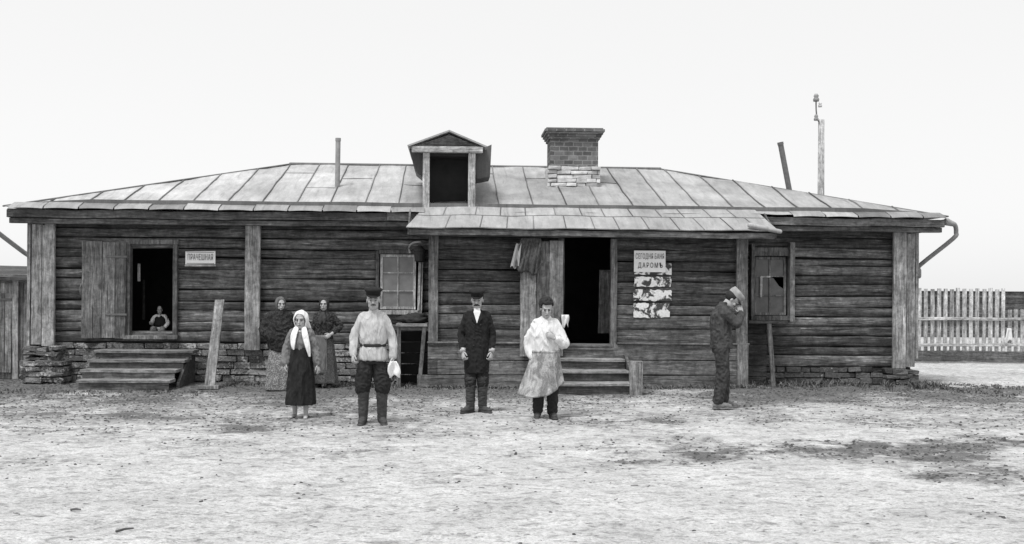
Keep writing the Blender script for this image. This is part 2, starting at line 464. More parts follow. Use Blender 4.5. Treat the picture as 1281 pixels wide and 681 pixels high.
for i in range(3):
    for (a, b) in ((PXL - .02, -.6 + i * .35), (-.6 + i * .35 + .006, PXR + .02)):
        m.plank((a, -.035, (zz[i] + zz[i + 1]) / 2), (b, -.035, (zz[i] + zz[i + 1]) / 2), (0, 0, zz[i + 1] - zz[i] - .012), (0, .05, 0), n=24, amp=.006)
m.plank((PXL - .03, -.05, .805), (D2[0] - .1, -.05, .80), (0, .1, 0), (0, 0, .03), .95, n=14)
m.plank((D2[1] + .1, -.05, .80), (PXR + .03, -.05, .80), (0, .1, 0), (0, 0, .03), .6, n=14)
m.build('skirting', M['clad'], house)

# floor, ceiling, partitions; rooms darkened by near-black colour and the added partitions
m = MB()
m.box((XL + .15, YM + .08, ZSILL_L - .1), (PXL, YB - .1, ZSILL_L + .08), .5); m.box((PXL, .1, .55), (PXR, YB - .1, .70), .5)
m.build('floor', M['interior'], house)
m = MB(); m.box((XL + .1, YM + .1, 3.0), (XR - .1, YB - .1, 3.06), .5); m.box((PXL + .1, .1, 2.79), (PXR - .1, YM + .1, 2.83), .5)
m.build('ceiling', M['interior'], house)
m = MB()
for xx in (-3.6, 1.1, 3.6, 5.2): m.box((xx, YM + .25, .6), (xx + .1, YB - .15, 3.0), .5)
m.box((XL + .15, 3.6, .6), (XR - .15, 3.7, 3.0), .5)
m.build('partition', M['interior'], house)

# foundation, masonry
def bricks(m, x0, x1, y0, y1, z0, z1, bl=.26, bh=.09, j=.012, front=True):
    n = max(1, round((z1 - z0) / bh)); bh = (z1 - z0) / n
    for r in range(n):
        x = x0 - random.uniform(0, bl * .7)
        while x < x1:
            l = bl * random.uniform(.55, 1.35); a, b = max(x, x0), min(x + l, x1)
            if b - a > .04:
                dy = random.uniform(-.035, .03)
                m.box((a + .004, y0 + dy, z0 + r * bh + .003 + random.uniform(0, .008)), (b - .004, y1, z0 + (r + 1) * bh - .002 - random.uniform(0, .008)), None, j)
            x += l
m = MB(); bricks(m, XL + .12, PXL - .02, YM - .02, YM + .35, -.1, ZSILL_L - .01, .34, .12)
m.build('foundation', M['stone'], house, bevel=.012)
m = MB(); bricks(m, PXR + .02, XR - .05, YM - .02, YM + .35, -.1, ZSILL_R - .01, .3, .11)
m.build('foundation', M['stoned'], house, bevel=.012)
m = MB()
m.box((XL + .07, YM + .1, -.1), (XL + .3, YB, .5), .4); m.box((XR - .3, YM + .1, -.1), (XR - .07, YB, .4), .4); m.box((XL + .07, YB - .2, -.1), (XR - .07, YB + .05, .5), .4)
m.build('foundation', M['stone'], house)
# crumbling brick pier under the left corner
m = MB(); px0, px1 = AX(25, 460, .45), AX(80, 460, .45)
bricks(m, px0, px1, .42, 1.2, -.08, .42, .3, .1, .02); bricks(m, px0 + .03, px1 - .12, .5, 1.2, .42, AZ(50, 434, .5), .27, .09, .03)
m.build('brick_pier', M['brickp'], house, bevel=.014)
m = MB(); bricks(m, AX(1108, 465, .7), AX(1150, 465, .7), .7, 1.2, -.08, .30, .25, .09, .02)
m.build('brick_pier', M['stoned'], house, bevel=.014)

# corner boards and uprights
def upright(name, pxa, pxb, pyt, pyb, Y, t=.07, mat='post', tone=.5, lean=0):
    xa, xb = AX(pxa, (pyt + pyb) / 2, Y), AX(pxb, (pyt + pyb) / 2, Y)
    m = MB(); c = (xa + xb) / 2
    m.plank((c, Y, AZ((pxa + pxb) / 2, pyb, Y)), (c + lean, Y, min(AZ((pxa + pxb) / 2, pyt, Y), 2.97 if Y > .3 else 2.84)), (xb - xa, 0, 0), (0, t, 0), tone, 12, .006)
    return m.build(name, M[mat], house)
upright('corner_board', 40, 53, 270, 431, YM - .13, tone=.45); upright('corner_board', 53.5, 69, 270, 433, YM - .15, tone=.62)
upright('corner_board', 1117, 1133, 270, 461, YM - .15, tone=.5); upright('corner_board', 1133.5, 1144, 270, 459, YM - .13, tone=.2)
for xx in (XL - .02, XR + .02):
    m = MB(); m.plank((xx, YM + .02, .5), (xx, YM + .02, 2.97), (0, .26, 0), (.06, 0, 0), .4, 10, .006); m.build('corner_board', M['post'], house)
upright('wall_brace', 307, 326, 270, 438, YM - .12, .09, tone=.45)
upright('porch_corner_board', 536, 548, 280, 431, -.04, .08, 'postd', .6); upright('porch_corner_board', 921, 935, 280, 431, -.04, .08, 'postd', .55)
upright('porch_corner_board', 922, 936, 431, 486, -.08, .05, 'postd', .75)

# ------------------------------------------------------------------ roof
SEAMS = []
m = MB()
def slope_grid(m, p00, p10, p01, p11, nu, nv, amp=.012, sag=0.0):
    vs = []
    for j in range(nv + 1):
        for i in range(nu + 1):
            u, v = i / nu, j / nv
            p = p00.lerp(p10, u).lerp(p01.lerp(p11, u), v)
            p = p + Vector((0, 0, nz(p, .9, 4) * amp * 1.6 + nz(p, 3.2, 8) * amp * .6))
            vs.append(p)
    J = nu + 1
    fs = [(j * J + i, j * J + i + 1, (j + 1) * J + i + 1, (j + 1) * J + i) for j in range(nv) for i in range(nu)]
    m.add(vs, fs, .5)
YG = .62      # gutter upstand line
def hip_x(y, left):
    t = (y - YE) / (YR - YE)
    return (EXL + (RXL - EXL) * t) if left else (EXR + (RXR - EXR) * t)
a, b = Vector((EXL, YE, ZEV)), Vector((EXR, YE, ZEV)); c, d = Vector((RXL, YR, ZRG)), Vector((RXR, YR, ZRG))
a2, b2 = Vector((EXL, YBE, ZEV)), Vector((EXR, YBE, ZEV))
slope_grid(m, a, b, c, d, 240, 30, amp=.02)
slope_grid(m, b2, a2, d, c, 40, 8)
slope_grid(m, a2, a, c, c, 14, 14); slope_grid(m, b, b2, d, d, 14, 14)
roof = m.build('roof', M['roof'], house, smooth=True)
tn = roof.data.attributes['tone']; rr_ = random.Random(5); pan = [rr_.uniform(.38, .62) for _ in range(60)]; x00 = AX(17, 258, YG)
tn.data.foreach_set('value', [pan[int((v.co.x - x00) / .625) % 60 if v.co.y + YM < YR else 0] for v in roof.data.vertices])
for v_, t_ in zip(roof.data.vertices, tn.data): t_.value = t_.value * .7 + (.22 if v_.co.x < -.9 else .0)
# standing seams
m = MB()
x = AX(17, 258, YG)
k = 0
while x < EXR - .2:
    if x < RXL: yt = YE + (x - EXL) / (RXL - EXL) * (YR - YE)
    elif x > RXR: yt = YE + (EXR - x) / (EXR - RXR) * (YR - YE)
    else: yt = YR
    if yt > YG + .15:
        j = random.uniform(-.03, .03)
        pts = []
        for q in range(9):
            y = YG + (yt - .02 - YG) * q / 8
            p = Vector((x + j * q / 8, y, roof_z(y))); p.z += nz(p, .9, 4) * .02 * 1.6 + nz(p, 3.2, 8) * .02 * .6; p.x += .02 * nz(p, 1.1, 21)
            pts.append(p)
        nf = 9
        vs = []
        for p in pts: vs += [p + Vector((-.012, 0, -.01)), p + Vector((-.008, 0, .026)), p + Vector((.008, 0, .026)), p + Vector((.012, 0, -.01))]
        fs = [(q * 4 + e, q * 4 + (e + 1) % 4, q * 4 + 4 + (e + 1) % 4, q * 4 + 4 + e) for q in range(8) for e in range(4)] + [(0, 1, 2, 3), (35, 34, 33, 32)]
        m.add(vs, fs, random.random())
        if yt == YR and random.random() < .25:
            yj = random.uniform(1.2, 3.9); m.tube([Vector((x + .02 + .1 * q, yj, roof_z(yj) + .006 + nz((x + .1 * q, yj, roof_z(yj)), .9, 4) * .032)) for q in range(7)], .008, 5, random.random(), round_caps=False)
    x += .625 + random.uniform(-.02, .02); k += 1
m.tube([c + Vector((0, 0, .01)), d + Vector((0, 0, .01))], .03, 8, .6)
for p, q in ((a, c), (b, d), (a2, c), (b2, d)): m.tube([p + Vector((0, 0, .005)), q + Vector((0, 0, .005))], .016, 8, .6)
m.build('standing_seam', M['seam'], roof)
# gutter upstand along the eaves
m = MB()
pl, pr = AX(532, 265, YG), AX(972, 268, YG)
def upstand(m, xa, xb):
    n = max(4, int((xb - xa) / .3)); vs = []
    for i in range(n + 1):
        x = xa + (xb - xa) * i / n; w = noise.noise(Vector((x * .8, 3, 1))) * .012
        z = roof_z(YG) + w
        hh_ = .015 + .07 * min(1, min(x - xa, xb - x) / 1.2); vs += [(x, YG + .03, z - .02), (x, YG + .012, z + hh_), (x, YG - .012, z + hh_), (x, YG - .012, z - .02)]
    fs = [(i * 4 + e, i * 4 + (e + 1) % 4, i * 4 + 4 + (e + 1) % 4, i * 4 + 4 + e) for i in range(n) for e in range(4)] + [(3, 2, 1, 0), (n * 4, n * 4 + 1, n * 4 + 2, n * 4 + 3)]
    m.add(vs, fs, .45)
upstand(m, EXL + .27, EXR - .27)
m.build('gutter', M['seam'], roof)
# eave cover sheets between seams, curled
m = MB(); x = EXL + .1; flip = False
while x < EXR - .15:
    if not flip and x > pl: m.build('eave_sheet', M['roof2'], roof); m = MB(); flip = True
    x2 = min(x + .615, EXR - .05); dz = random.uniform(-.006, .02); sk = random.uniform(-.012, .012); tn = random.random()
    if not (pl < (x + x2) / 2 < pr):
        def fn(u, v, x=x, x2=x2, dz=dz, sk=sk):
            y = YG - .02 - v * (YG - YE + .05)
            return Vector((x + .012 + (x2 - x - .024) * u, y, roof_z(y) + .014 + dz * (1 - v) + sk * (u - .5) + .012 * math.sin(u * PI) * v - .03 * max(0, v - .85) * 6))
        m.sheet(fn, 8, 8, .006, tn)
    x = x2
m.build('eave_sheet', M['roof2'], roof)
# fascia and soffit
m = MB()
for (xa, xb) in ((EXL + .05, -1.2), (-1.19, 4.6), (4.61, EXR - .05)):
    m.plank((xa, YE + .07, 3.055), (xb, YE + .07, 3.05), (0, 0, .14), (0, .035, 0), n=40, amp=.012)
m.plank((EXL + .05, YE + .2, 2.93), (EXR - .05, YE + .2, 2.93), (0, 0, .09), (0, .12, 0), .35, n=60, amp=.008)
for xx in (EXL + .05, EXR - .05): m.plank((xx, YE + .06, 3.05), (xx, YBE - .06, 3.05), (0, 0, .14), (.035, 0, 0), .5, n=20, amp=.006)
m.plank((EXL + .05, YBE - .07, 3.05), (EXR - .05, YBE - .07, 3.05), (0, 0, .14), (0, .035, 0), .5, n=20)
m.build('fascia', M['fascia'], house)
m = MB(); m.box((EXL + .08, YE + .1, 2.985), (EXR - .08, YM + .05, 3.005), .4); m.box((EXL + .08, YM, 2.985), (XL + .1, YBE - .1, 3.005), .4); m.box((XR - .1, YM, 2.985), (EXR - .08, YBE - .1, 3.005), .4); m.box((XL, YB - .1, 2.985), (XR, YBE - .1, 3.005), .4)
m.build('soffit', M['soffit'], house)
# carved bracket ends under the eave corners
for xx in (EXR - .30, EXL + .30):
    sgn = 1 if xx > 0 else -1
    m = MB(); poly = [(xx - sgn * .30, .62, 2.985), (xx - sgn * .30, .62, 2.86), (xx - sgn * .08, .62, 2.88), (xx - sgn * .02, .62, 2.92), (xx + sgn * .1, .62, 2.925), (xx + sgn * .16, .62, 2.96), (xx + sgn * .2, .62, 2.985)]
    if sgn < 0: poly = poly[::-1]
    m.prism(poly, (0, .12, 0), .3); m.build('eave_bracket', M['fascia'], house)

# lean-to roof over the porch
LXL, LXR = AX(508, 284, -.38), AX(974, 290, -.38)
zb, zf = roof_z(YG) + .02, AZ(740, 287, -.38)
m = MB()
def lean(u, v):
    xa = AX(531, 266, YG) * (1 - v) + LXL * v; xb = AX(944, 270, YG) * (1 - v) + LXR * v
    p = Vector((xa + (xb - xa) * u, YG - .0 + (-.38 - YG) * v, zb + (zf - zb) * v))
    p.z += nz(p, 1.3, 5) * .02 + nz(p, 4, 6) * .008
    return p
m.sheet(lean, 70, 8, .02, .6)
lr = m.build('porch_roof', M['roof2'], house)
m = MB()
for i in range(1, 13):
    u = i / 13 + random.uniform(-.015, .015)
    for (v0, v1) in ((0, .42), (.45, 1)):
        uu = u + (.03 if v0 else 0)
        m.tube([lean(uu + .002 * q, v0 + (v1 - v0) * q / 4) + Vector((0, 0, .012)) for q in range(5)], .011, 6, random.random())
m.tube([lean(q / 30, .43) + Vector((0, 0, .012)) for q in range(31)], .010, 6, .5)
m.build('standing_seam', M['seam'], lr)
m = MB()
m.plank((LXL + .06, -.33, zf - .075), (LXR - .06, -.33, zf - .085), (0, 0, .10), (0, .035, 0), .35, 40, .012)
m.plank((LXL + .2, -.2, zf - .10), (LXR - .2, -.2, zf - .10), (0, 0, .07), (0, .1, 0), .2, 40, .008)
m.plank((LXL + .04, YE + .0, zb - .12), (LXL + .04, -.33, zf - .07), (0, 0, .10), (.035, 0, 0), .3, 5)
m.plank((LXR - .04, YE + .0, zb - .12), (LXR - .04, -.33, zf - .07), (0, 0, .10), (.035, 0, 0), .3, 5)
m.build('porch_fascia', M['fascia'], house)
m = MB(); m.prism([(LXL + .1, -.3, zf - .045), (LXL + .1, .5, zf + .2), (LXL + .1, .5, zf + .18), (LXL + .1, -.3, zf - .065)], (LXR - LXL - .2, 0, 0), .3)
m.build('porch_soffit', M['soffit'], house)
# drip rail end poking out at the right end of the porch roof
m = MB(); m.tube([at(938, 282, -.36), at(976, 290, -.40)], [.05, .04], 10, .5); m.build('gutter_end', M['roof'], house, smooth=True)

# ------------------------------------------------------------------ chimney
pc = on_roof(718, 234); yc = pc.y; s = 1
cx0, cx1 = AX(685.5, 225, yc), AX(751.5, 225, yc); zt = AZ(718, 163, yc); zmid = AZ(718, 208, yc); dpt = .85
ch = MB(); ch.box((cx0 + .05, yc + .05, zmid - .02), (cx1 - .05, yc + dpt - .05, zt - .16), .5)
cho = ch.build('chimney', M['brick'], house)
m = MB(); bricks(m, cx0, cx1, yc, yc + .12, pc.z - .08, zmid, .3, .085, .012); bricks(m, cx0, cx1, yc + dpt - .1, yc + dpt, pc.z, zmid, .3, .085, .01)
m.box((cx0 + .01, yc + .1, pc.z - .1), (cx1 - .01, yc + dpt - .05, zmid - .005), .5)
m.build('base', M['lime'], cho, bevel=.01)
m = MB()
for i in range(4):
    e = .03 * (i + 1) - .05
    m.box((cx0 - e, yc - e, zt - .16 + .05 * i - .02), (cx1 + e, yc + dpt + e, zt - .16 + .05 * i + .028), .5)
m.box((cx0 - .04, yc - .04, zt + .018), (cx1 + .04, yc + dpt + .04, zt + .045), .2)
m.build('cap', M['brick'], cho)

# ------------------------------------------------------------------ dormer
yd = YG + .02
P = lambda px, py, Y=yd: at(px, py, Y)
zb_ = roof_z(yd) - .02
dm = MB()
xa, xb = AX(529, 225, yd), AX(594.5, 225, yd); zc1 = AZ(562, 192, yd)
# side walls running back into the slope
yend = YE + (zc1 - ZEV) / SL + .1
dm.prism([(xa + .04, yd + .06, zb_), (xa + .04, yd + .06, zc1), (xa + .04, yend, zc1)], (.03, 0, 0), .35)
dm.prism([(xb - .07, yd + .06, zb_), (xb - .07, yd + .06, zc1), (xb - .07, yend, zc1)], (.03, 0, 0), .35)
dorm = dm.build('dormer', M['postd'], house)
for (p, q) in ((529, 537.5), (585.5, 594.5)):
    m = MB(); x0_, x1_ = AX(p, 225, yd), AX(q, 225, yd)
    m.plank(((x0_ + x1_) / 2, yd, zb_), ((x0_ + x1_) / 2, yd, zc1), (x1_ - x0_, 0, 0), (0, .11, 0), .6, 8, .004); m.build('post', M['trimw'], dorm)
gx0, gx1 = AX(513, 187, yd - .1), AX(606, 187, yd - .1); gz = AZ(560, 184, yd - .1); az = AZ(562, 165, yd - .1); gxm = AX(562, 165, yd - .1)
m = MB(); m.plank((gx0 + .03, yd - .06, gz - .045), (gx1 - .03, yd - .06, gz - .045), (0, 0, .11), (0, .12, 0), .6, 8); m.build('cornice', M['trimx'], dorm)
m = MB(); m.prism([(gx0 + .06, yd - .02, gz + .012), (gx1 - .06, yd - .02, gz + .012), (gxm, yd - .02, az - .04)], (0, .06, 0), .5)
m.prism([(gx0 + .30, yd - .035, gz + .05), (gx1 - .30, yd - .035, gz + .05), (gxm, yd - .035, az - .10)], (0, .012, 0), .3)
m.build('gable', M['fascia'], dorm)
m = MB()
yk = YE + (az - ZEV) / SL + .1
yk2 = yend + .25
m.prism([(gx0 - .02, yd - .14, gz + .0), (gxm, yd - .14, az), (gxm, yd - .14, az + .03), (gx0 - .05, yd - .14, gz + .02)], (0, 2.2, 0), .4)
m.prism([(gxm, yd - .14, az), (gx1 + .02, yd - .14, gz + .0), (gx1 + .05, yd - .14, gz + .02), (gxm, yd - .14, az + .03)], (0, 2.2, 0), .4)
m.build('roof', M['roof'], dorm)
# flared boards under the dormer eaves
for (A, B, C, Dd) in (((512, 187), (531, 190), (531, 224), (519, 214)), ((594, 190), (615, 181), (613, 221), (596, 224))):
    m = MB(); m.prism([P(*A, yd + .3), P(*B, yd + .3), P(*C, yd + .3), P(*Dd, yd + .3)], (0, .9, 0), .3); m.build('eave_flank', M['seam'], dorm)
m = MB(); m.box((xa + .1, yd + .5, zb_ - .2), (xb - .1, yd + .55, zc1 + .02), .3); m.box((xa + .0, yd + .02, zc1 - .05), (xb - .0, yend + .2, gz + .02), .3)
m.build('attic_shade', M['interior'], dorm)  # near-black boxes paint the shade behind the dormer opening

# pipes on the roof
def pipe(name, base, top, r, mat='pipe', parent=house):
    m = MB(); m.tube([base, top], r, 14, .5, round_caps=False); m.tube([top - (top - base).normalized() * .06, top], r * 1.12, 14, .4, round_caps=False)
    return m.build(name, M[mat], parent, smooth=False)
p = on_roof(422, 234); pipe('stovepipe', p - Vector((0, 0, .1)), at(423, 173, p.y), .05)
yq = 3.2; b0 = at(990, 252, yq); pipe('stovepipe', b0, at(976, 178, yq - .1), .058, 'iron')
# downpipes
def downpipe(pts, r=.05):
    m = MB(); m.tube(pts, r, 12, .5, smooth=4); m.tube([pts[0] + Vector((0, 0, .02)), pts[1]], [r * 1.7, r * 1.05], 12, .5); m.tube([pts[-1] + Vector((0, 0, .12)), pts[-1]], r * 1.25, 12, .4)
    return m.build('downpipe', M['pipe'], house, smooth=True)
downpipe([at(1184, 279, .5), at(1194, 281, .55), at(1196, 291, .6), at(1192, 299, .65), at(1152, 331, 1.1), at(1149, 337, 1.15), at(1149, 346, 1.15)], .042)
downpipe([at(-8, 275, .5), at(-14, 281, .6), at(-8, 287, .65), at(30, 316, 1.1), at(39, 321, 1.12), at(40, 327, 1.12)], .042)

# ------------------------------------------------------------------ doors and windows
def board_door(name, x0, x1, z0, z1, y, mat, n=3, label=None):
    r = MB(); w = (x1 - x0) / n
    edges = [x0 + w * i + (random.uniform(-.04, .04) if 0 < i < n else 0) for i in range(n + 1)]
    for i in range(n):
        a_, b_ = edges[i], edges[i + 1]
        r.plank(((a_ + b_) / 2, y, z0 + random.uniform(0, .02)), ((a_ + b_) / 2, y, z1 + random.uniform(-.02, .01)), (b_ - a_ - .007, 0, 0), (0, .04, 0), n=10, amp=.006)
    o = r.build(name, M[mat], house)
    if label: tag(o, label)
    for zz_ in (z0 + .3, z1 - .4):
        h = MB(); h.plank((x0 + .05, y + .03, zz_), (x1 - .05, y + .03, zz_), (0, 0, .09), (0, .02, 0), .3, 4); h.build('batten', M['postd'], o)
    return o
d1 = board_door('door', AX(102, 360, YM - .14), AX(157.5, 360, YM - .14), AZ(130, 424, YM - .14), AZ(130, 302, YM - .14), YM - .14, 'door', 4)
hx = AX(157, 360, YM - .14)
for zz_ in (1.25, 2.3):
    m = MB(); m.plank((hx - .35, YM - .168, zz_), (hx + .03, YM - .168, zz_), (0, 0, .035), (0, .01, 0), .3, 3); m.build('hinge', M['iron'], d1)
m = MB(); m.tube([(hx - .78, YM - .2, 1.6), (hx - .78, YM - .23, 1.65), (hx - .78, YM - .23, 1.75), (hx - .78, YM - .17, 1.8)], .01, 8); m.build('handle', M['iron'], d1)
def frame(name, hole, y, wj, t, mat, sill=True, lint=True, pr=.02):
    x0_, x1_, z0_, z1_ = hole; m = MB()
    for xx in (x0_ - wj / 2 + pr, x1_ + wj / 2 - pr): m.plank((xx, y, z0_), (xx, y, z1_), (wj, 0, 0), (0, t, 0), .5, 8, .005)
    if lint: m.plank((x0_ - wj, y, z1_ + .03), (x1_ + wj, y, z1_ + .03), (0, 0, .09), (0, t + .02, 0), .6, 6)
    if sill: m.plank((x0_ - wj, y - .02, z0_ - .03), (x1_ + wj, y - .02, z0_ - .03), (0, 0, .07), (0, t + .08, 0), .6, 6)
    return m.build(name, M[mat], house)
frame('door_frame', D1, YM - .02, .08, .16, 'postd')
frame('door_frame', D2, .01, .11, .14, 'postd', sill=False, lint=False)
# loose board at inner left door: faint standing board inside
m = MB(); m.plank(at(174, 352, 1.35) , at(174, 330, 1.35), (.05, 0, 0), (0, .03, 0), .9, 4); m.build('inner_post', M['post'], house)
m = MB(); m.plank(at(180, 400, 2.6), at(180, 350, 2.6), (.05, 0, 0), (0, .03, 0), .3, 4); m.build('inner_post', M['postd'], house)
# porch threshold boards and inner leaf
m = MB(); m.plank((D2[0] - .02, -.03, (.79 + D2[2]) / 2 - .06), (D2[1] + .02, -.03, (.79 + D2[2]) / 2 - .06), (0, 0, .02), (0, .12, 0), .6, 4)
m.plank((D2[0], .02, .765), (D2[1], .02, .765), (0, 0, .05), (0, .2, 0), .6, 4)
m.build('threshold', M['clad'], house)
m = MB(); q0, q1 = at(748, 417, .95), at(765, 338, .95)
m.plank(((q0.x + q1.x) / 2, .95, q0.z), ((q0.x + q1.x) / 2 + .02, .95, q1.z), (q1.x - q0.x, 0, 0), (0, .04, 0), .7, 6); m.build('inner_door', M['door'], house)
# porch door swung open, lying along the wall
yd2 = -.16
d2 = board_door('door', AX(650.5, 360, yd2), AX(704.5, 360, yd2), AZ(675, 446, yd2), AZ(675, 301, yd2), yd2, 'door', 3)
m = MB(); hx = AX(704, 400, yd2); m.plank((hx - .02, yd2 - .03, .95), (hx - .02, yd2 - .03, 1.3), (.05, 0, 0), (0, .02, 0), .2, 3); m.tube([(hx - .06, yd2 - .02, 1.3), (hx - .06, yd2 - .06, 1.27), (hx - .06, yd2 - .06, 1.17), (hx - .06, yd2 - .02, 1.14)], .009, 8)
m.build('latch', M['iron'], d2)

def window(hole, y, cols, rows, mat_g, mat_f, missing=(), tone=.6, tones=None):
    x0_, x1_, z0_, z1_ = hole; fw = .05
    g = MB()
    pw, phh = (x1_ - x0_) / cols, (z1_ - z0_) / rows
    for i in range(cols):
        for j in range(rows):
            if (i, j) in missing:
                ax, az_ = x0_ + pw * i, z0_ + phh * j     # broken pane: jagged remains
                g.prism([(ax, y, az_), (ax + pw, y, az_), (ax + pw, y, az_ + phh * .3), (ax + pw * .6, y, az_ + phh * .5), (ax + pw * .25, y, az_ + phh * .9), (ax, y, az_ + phh)], (0, .004, 0), .5); continue
            g.box((x0_ + pw * i + .004, y, z0_ + phh * j + .004), (x0_ + pw * (i + 1) - .004, y + .004, z0_ + phh * (j + 1) - .004), random.uniform(.2, .9))
    f = MB()
    for xx in [x0_ + .02] + [x0_ + pw * i for i in range(1, cols)] + [x1_ - .02]:
        f.plank((xx, y - .012, z0_), (xx, y - .012, z1_), (fw if xx in (x0_ + .02, x1_ - .02) else .028, 0, 0), (0, .03, 0), tone, 5, .003)
    for zz_ in [z0_ + .02] + [z0_ + phh * i for i in range(1, rows)] + [z1_ - .02]:
        f.plank((x0_, y - .010, zz_), (x1_, y - .010, zz_), (0, 0, fw if zz_ in (z0_ + .02, z1_ - .02) else .024), (0, .028, 0), tone, 5, .003)
    fo = f.build('window', M[mat_f], house)
    g.build('pane', M[mat_g], fo)
    return fo
w1 = (AX(476, 350, YM), AX(520, 350, YM), AZ(500, 387, YM), AZ(500, 319, YM))
wo = window(w1, YM - .045, 2, 3, 'glassd', 'trimw')
m = MB(); m.plank((w1[0] - .05, YM - .03, w1[2] - .06), (w1[1] + .12, YM - .03, w1[2] - .06), (0, 0, .08), (0, .2, 0), .5, 6); m.build('sill', M['trimw'], wo)
m = MB()
xx = AX(524, 352, YM - .1); m.plank((xx, YM - .1, w1[2] - .02), (xx + .02, YM - .1, AZ(524, 325, YM - .1)), (.045, 0, 0), (0, .14, 0), .7, 5); m.plank((xx + .05, YM - .12, w1[2] - .02), (xx + .06, YM - .12, AZ(524, 328, YM - .1)), (.03, 0, 0), (0, .03, 0), .9, 5)
m.build('shutter_edge', M['trimw'], wo)
m = MB(); m.plank((w1[0] - .05, YM - .06, w1[2] - .05), (w1[0] - .05, YM - .06, w1[3] + .05), (.06, 0, 0), (0, .1, 0), .2, 5); m.plank((w1[0] - .06, YM - .06, w1[3] + .05), (w1[1] + .1, YM - .06, w1[3] + .05), (0, 0, .07), (0, .1, 0), .1, 5)
m.build('architrave', M['postd'], wo)
w2 = (AX(942, 350, YM), AX(982, 350, YM), AZ(960, 394, YM), AZ(960, 322, YM))
wo = window(w2, YM - .03, 2, 3, 'glassk', 'postd', missing=((1, 1),), tone=.8)
m = MB()
m.plank((w2[0] - .05, YM - .1, w2[2] - .1), (w2[0] - .05, YM - .1, AZ(938, 306, YM)), (.06, 0, 0), (0, .16, 0), .7, 6)
m.plank((w2[1] + .08, YM - .12, w2[2] - .12), (w2[1] + .08, YM - .12, AZ(986, 304, YM)), (.09, 0, 0), (0, .2, 0), .75, 6)
m.plank((w2[0] - .08, YM - .08, w2[3] + .1), (w2[1] + .04, YM - .08, w2[3] + .1), (0, 0, .16), (0, .14, 0), .3, 6)
m.plank((w2[0] - .08, YM - .1, w2[2] - .06), (w2[1] + .04, YM - .1, w2[2] - .06), (0, 0, .09), (0, .2, 0), .3, 6)
m.build('architrave', M['postd'], wo)
m = MB(); xx = (w2[0] * .78 + w2[1] * .22); m.plank((xx, YM - .06, w2[2] + .33), (xx, YM - .06, w2[2] + .72), (.045, 0, 0), (0, .02, 0), .9, 3); m.plank((xx, YM - .06, w2[2] + .72), (xx + .18, YM - .06, w2[2] + .72), (0, 0, .03), (0, .02, 0), .9, 3); m.build('patch', M['post'], wo)

# ------------------------------------------------------------------ steps
def steps_thing(name, label, loc): return empty(name, loc, label, 'steps')
st = steps_thing('wooden_steps', 'broad dark wooden steps below the left doorway beside the brick pier', (AX(165, 480, 0), 0, 0))
xs0, xs1 = AX(110, 460, 0), AX(236, 460, 0)
ys = [-.78, -.42, -.05, .30]; zs = [.15, .30, .45, .595]
for i in range(4):
    xa_, xb_ = (AX(97, 480, -.7), AX(214, 480, -.7)) if i == 0 else (xs0 + .0, xs1 - .18 + i * .06)
    ye = ys[i + 1] + .02 if i < 3 else .80
    m = MB(); m.plank((xa_, (ys[i] + ye) / 2, zs[i]), (xb_, (ys[i] + ye) / 2, zs[i]), (0, ye - ys[i], 0), (0, 0, .05), .5 + .1 * (i == 0), 12, .006); m.build('tread', M['stepl'], st)
    m = MB(); m.plank((xa_ + .03, ys[i] + .05, zs[i] - .09), (xb_ - .03, ys[i] + .05, zs[i] - .09), (0, 0, .12), (0, .03, 0), None, 12, .005); m.build('riser', M['step'], st)
for xx in (xs0 + .05, xs1 - .12):
    m = MB(); m.prism([(xx, -.35, -.03), (xx, -.35, .1), (xx, .3, .50), (xx, .8, .52), (xx, .8, -.03)], (.05, 0, 0), .1); m.build('stringer', M['darkboard'], st)  # dark colour puts the shaded void beside the steps into the boards
s2 = steps_thing('wooden_steps', 'three-tread wooden steps with an end post at the porch doorway', (AX(745, 490, -.9), -.9, 0))
xs0, xs1 = AX(697, 470, -1.1), AX(789, 470, -1.1)
for i, (yf, z) in enumerate(((-1.40, .165), (-.95, .345), (-.5, .52))):
    yb = yf + .5 if i < 2 else -.07
    m = MB(); m.plank((xs0, (yf + yb) / 2, z), (xs1, (yf + yb) / 2, z), (0, yb - yf, 0), (0, 0, .045), .75, 10, .006); m.build('tread', M['stepl'], s2)
    m = MB(); m.plank((xs0, yf + .06, z - .09), (xs1, yf + .06, z - .09), (0, 0, .13), (0, .025, 0), .2, 10, .005); m.build('riser', M['step'], s2)
m = MB(); xx = AX(795, 475, -1.42); m.plank((xx, -1.40, -.03), (xx, -1.40, AZ(795, 452, -1.42)), (.2, 0, 0), (0, .2, 0), .6, 6, .012); m.build('post', M['plank'], s2)
m = MB(); m.prism([(xs1 + .02, -1.28, -.03), (xs1 + .02, -1.28, .2), (xs1 + .02, -.3, .6), (xs1 + .02, -.08, .6), (xs1 + .02, -.08, -.03)], (.05, 0, 0), .4); m.build('stringer', M['step'], s2)
m = MB(); m.prism([(xs0 - .06, -1.38, -.03), (xs0 - .06, -1.38, .2), (xs0 - .06, -.3, .58), (xs0 - .06, -.08, .58), (xs0 - .06, -.08, -.03)], (.05, 0, 0), .7); m.build('stringer', M['step'], s2)

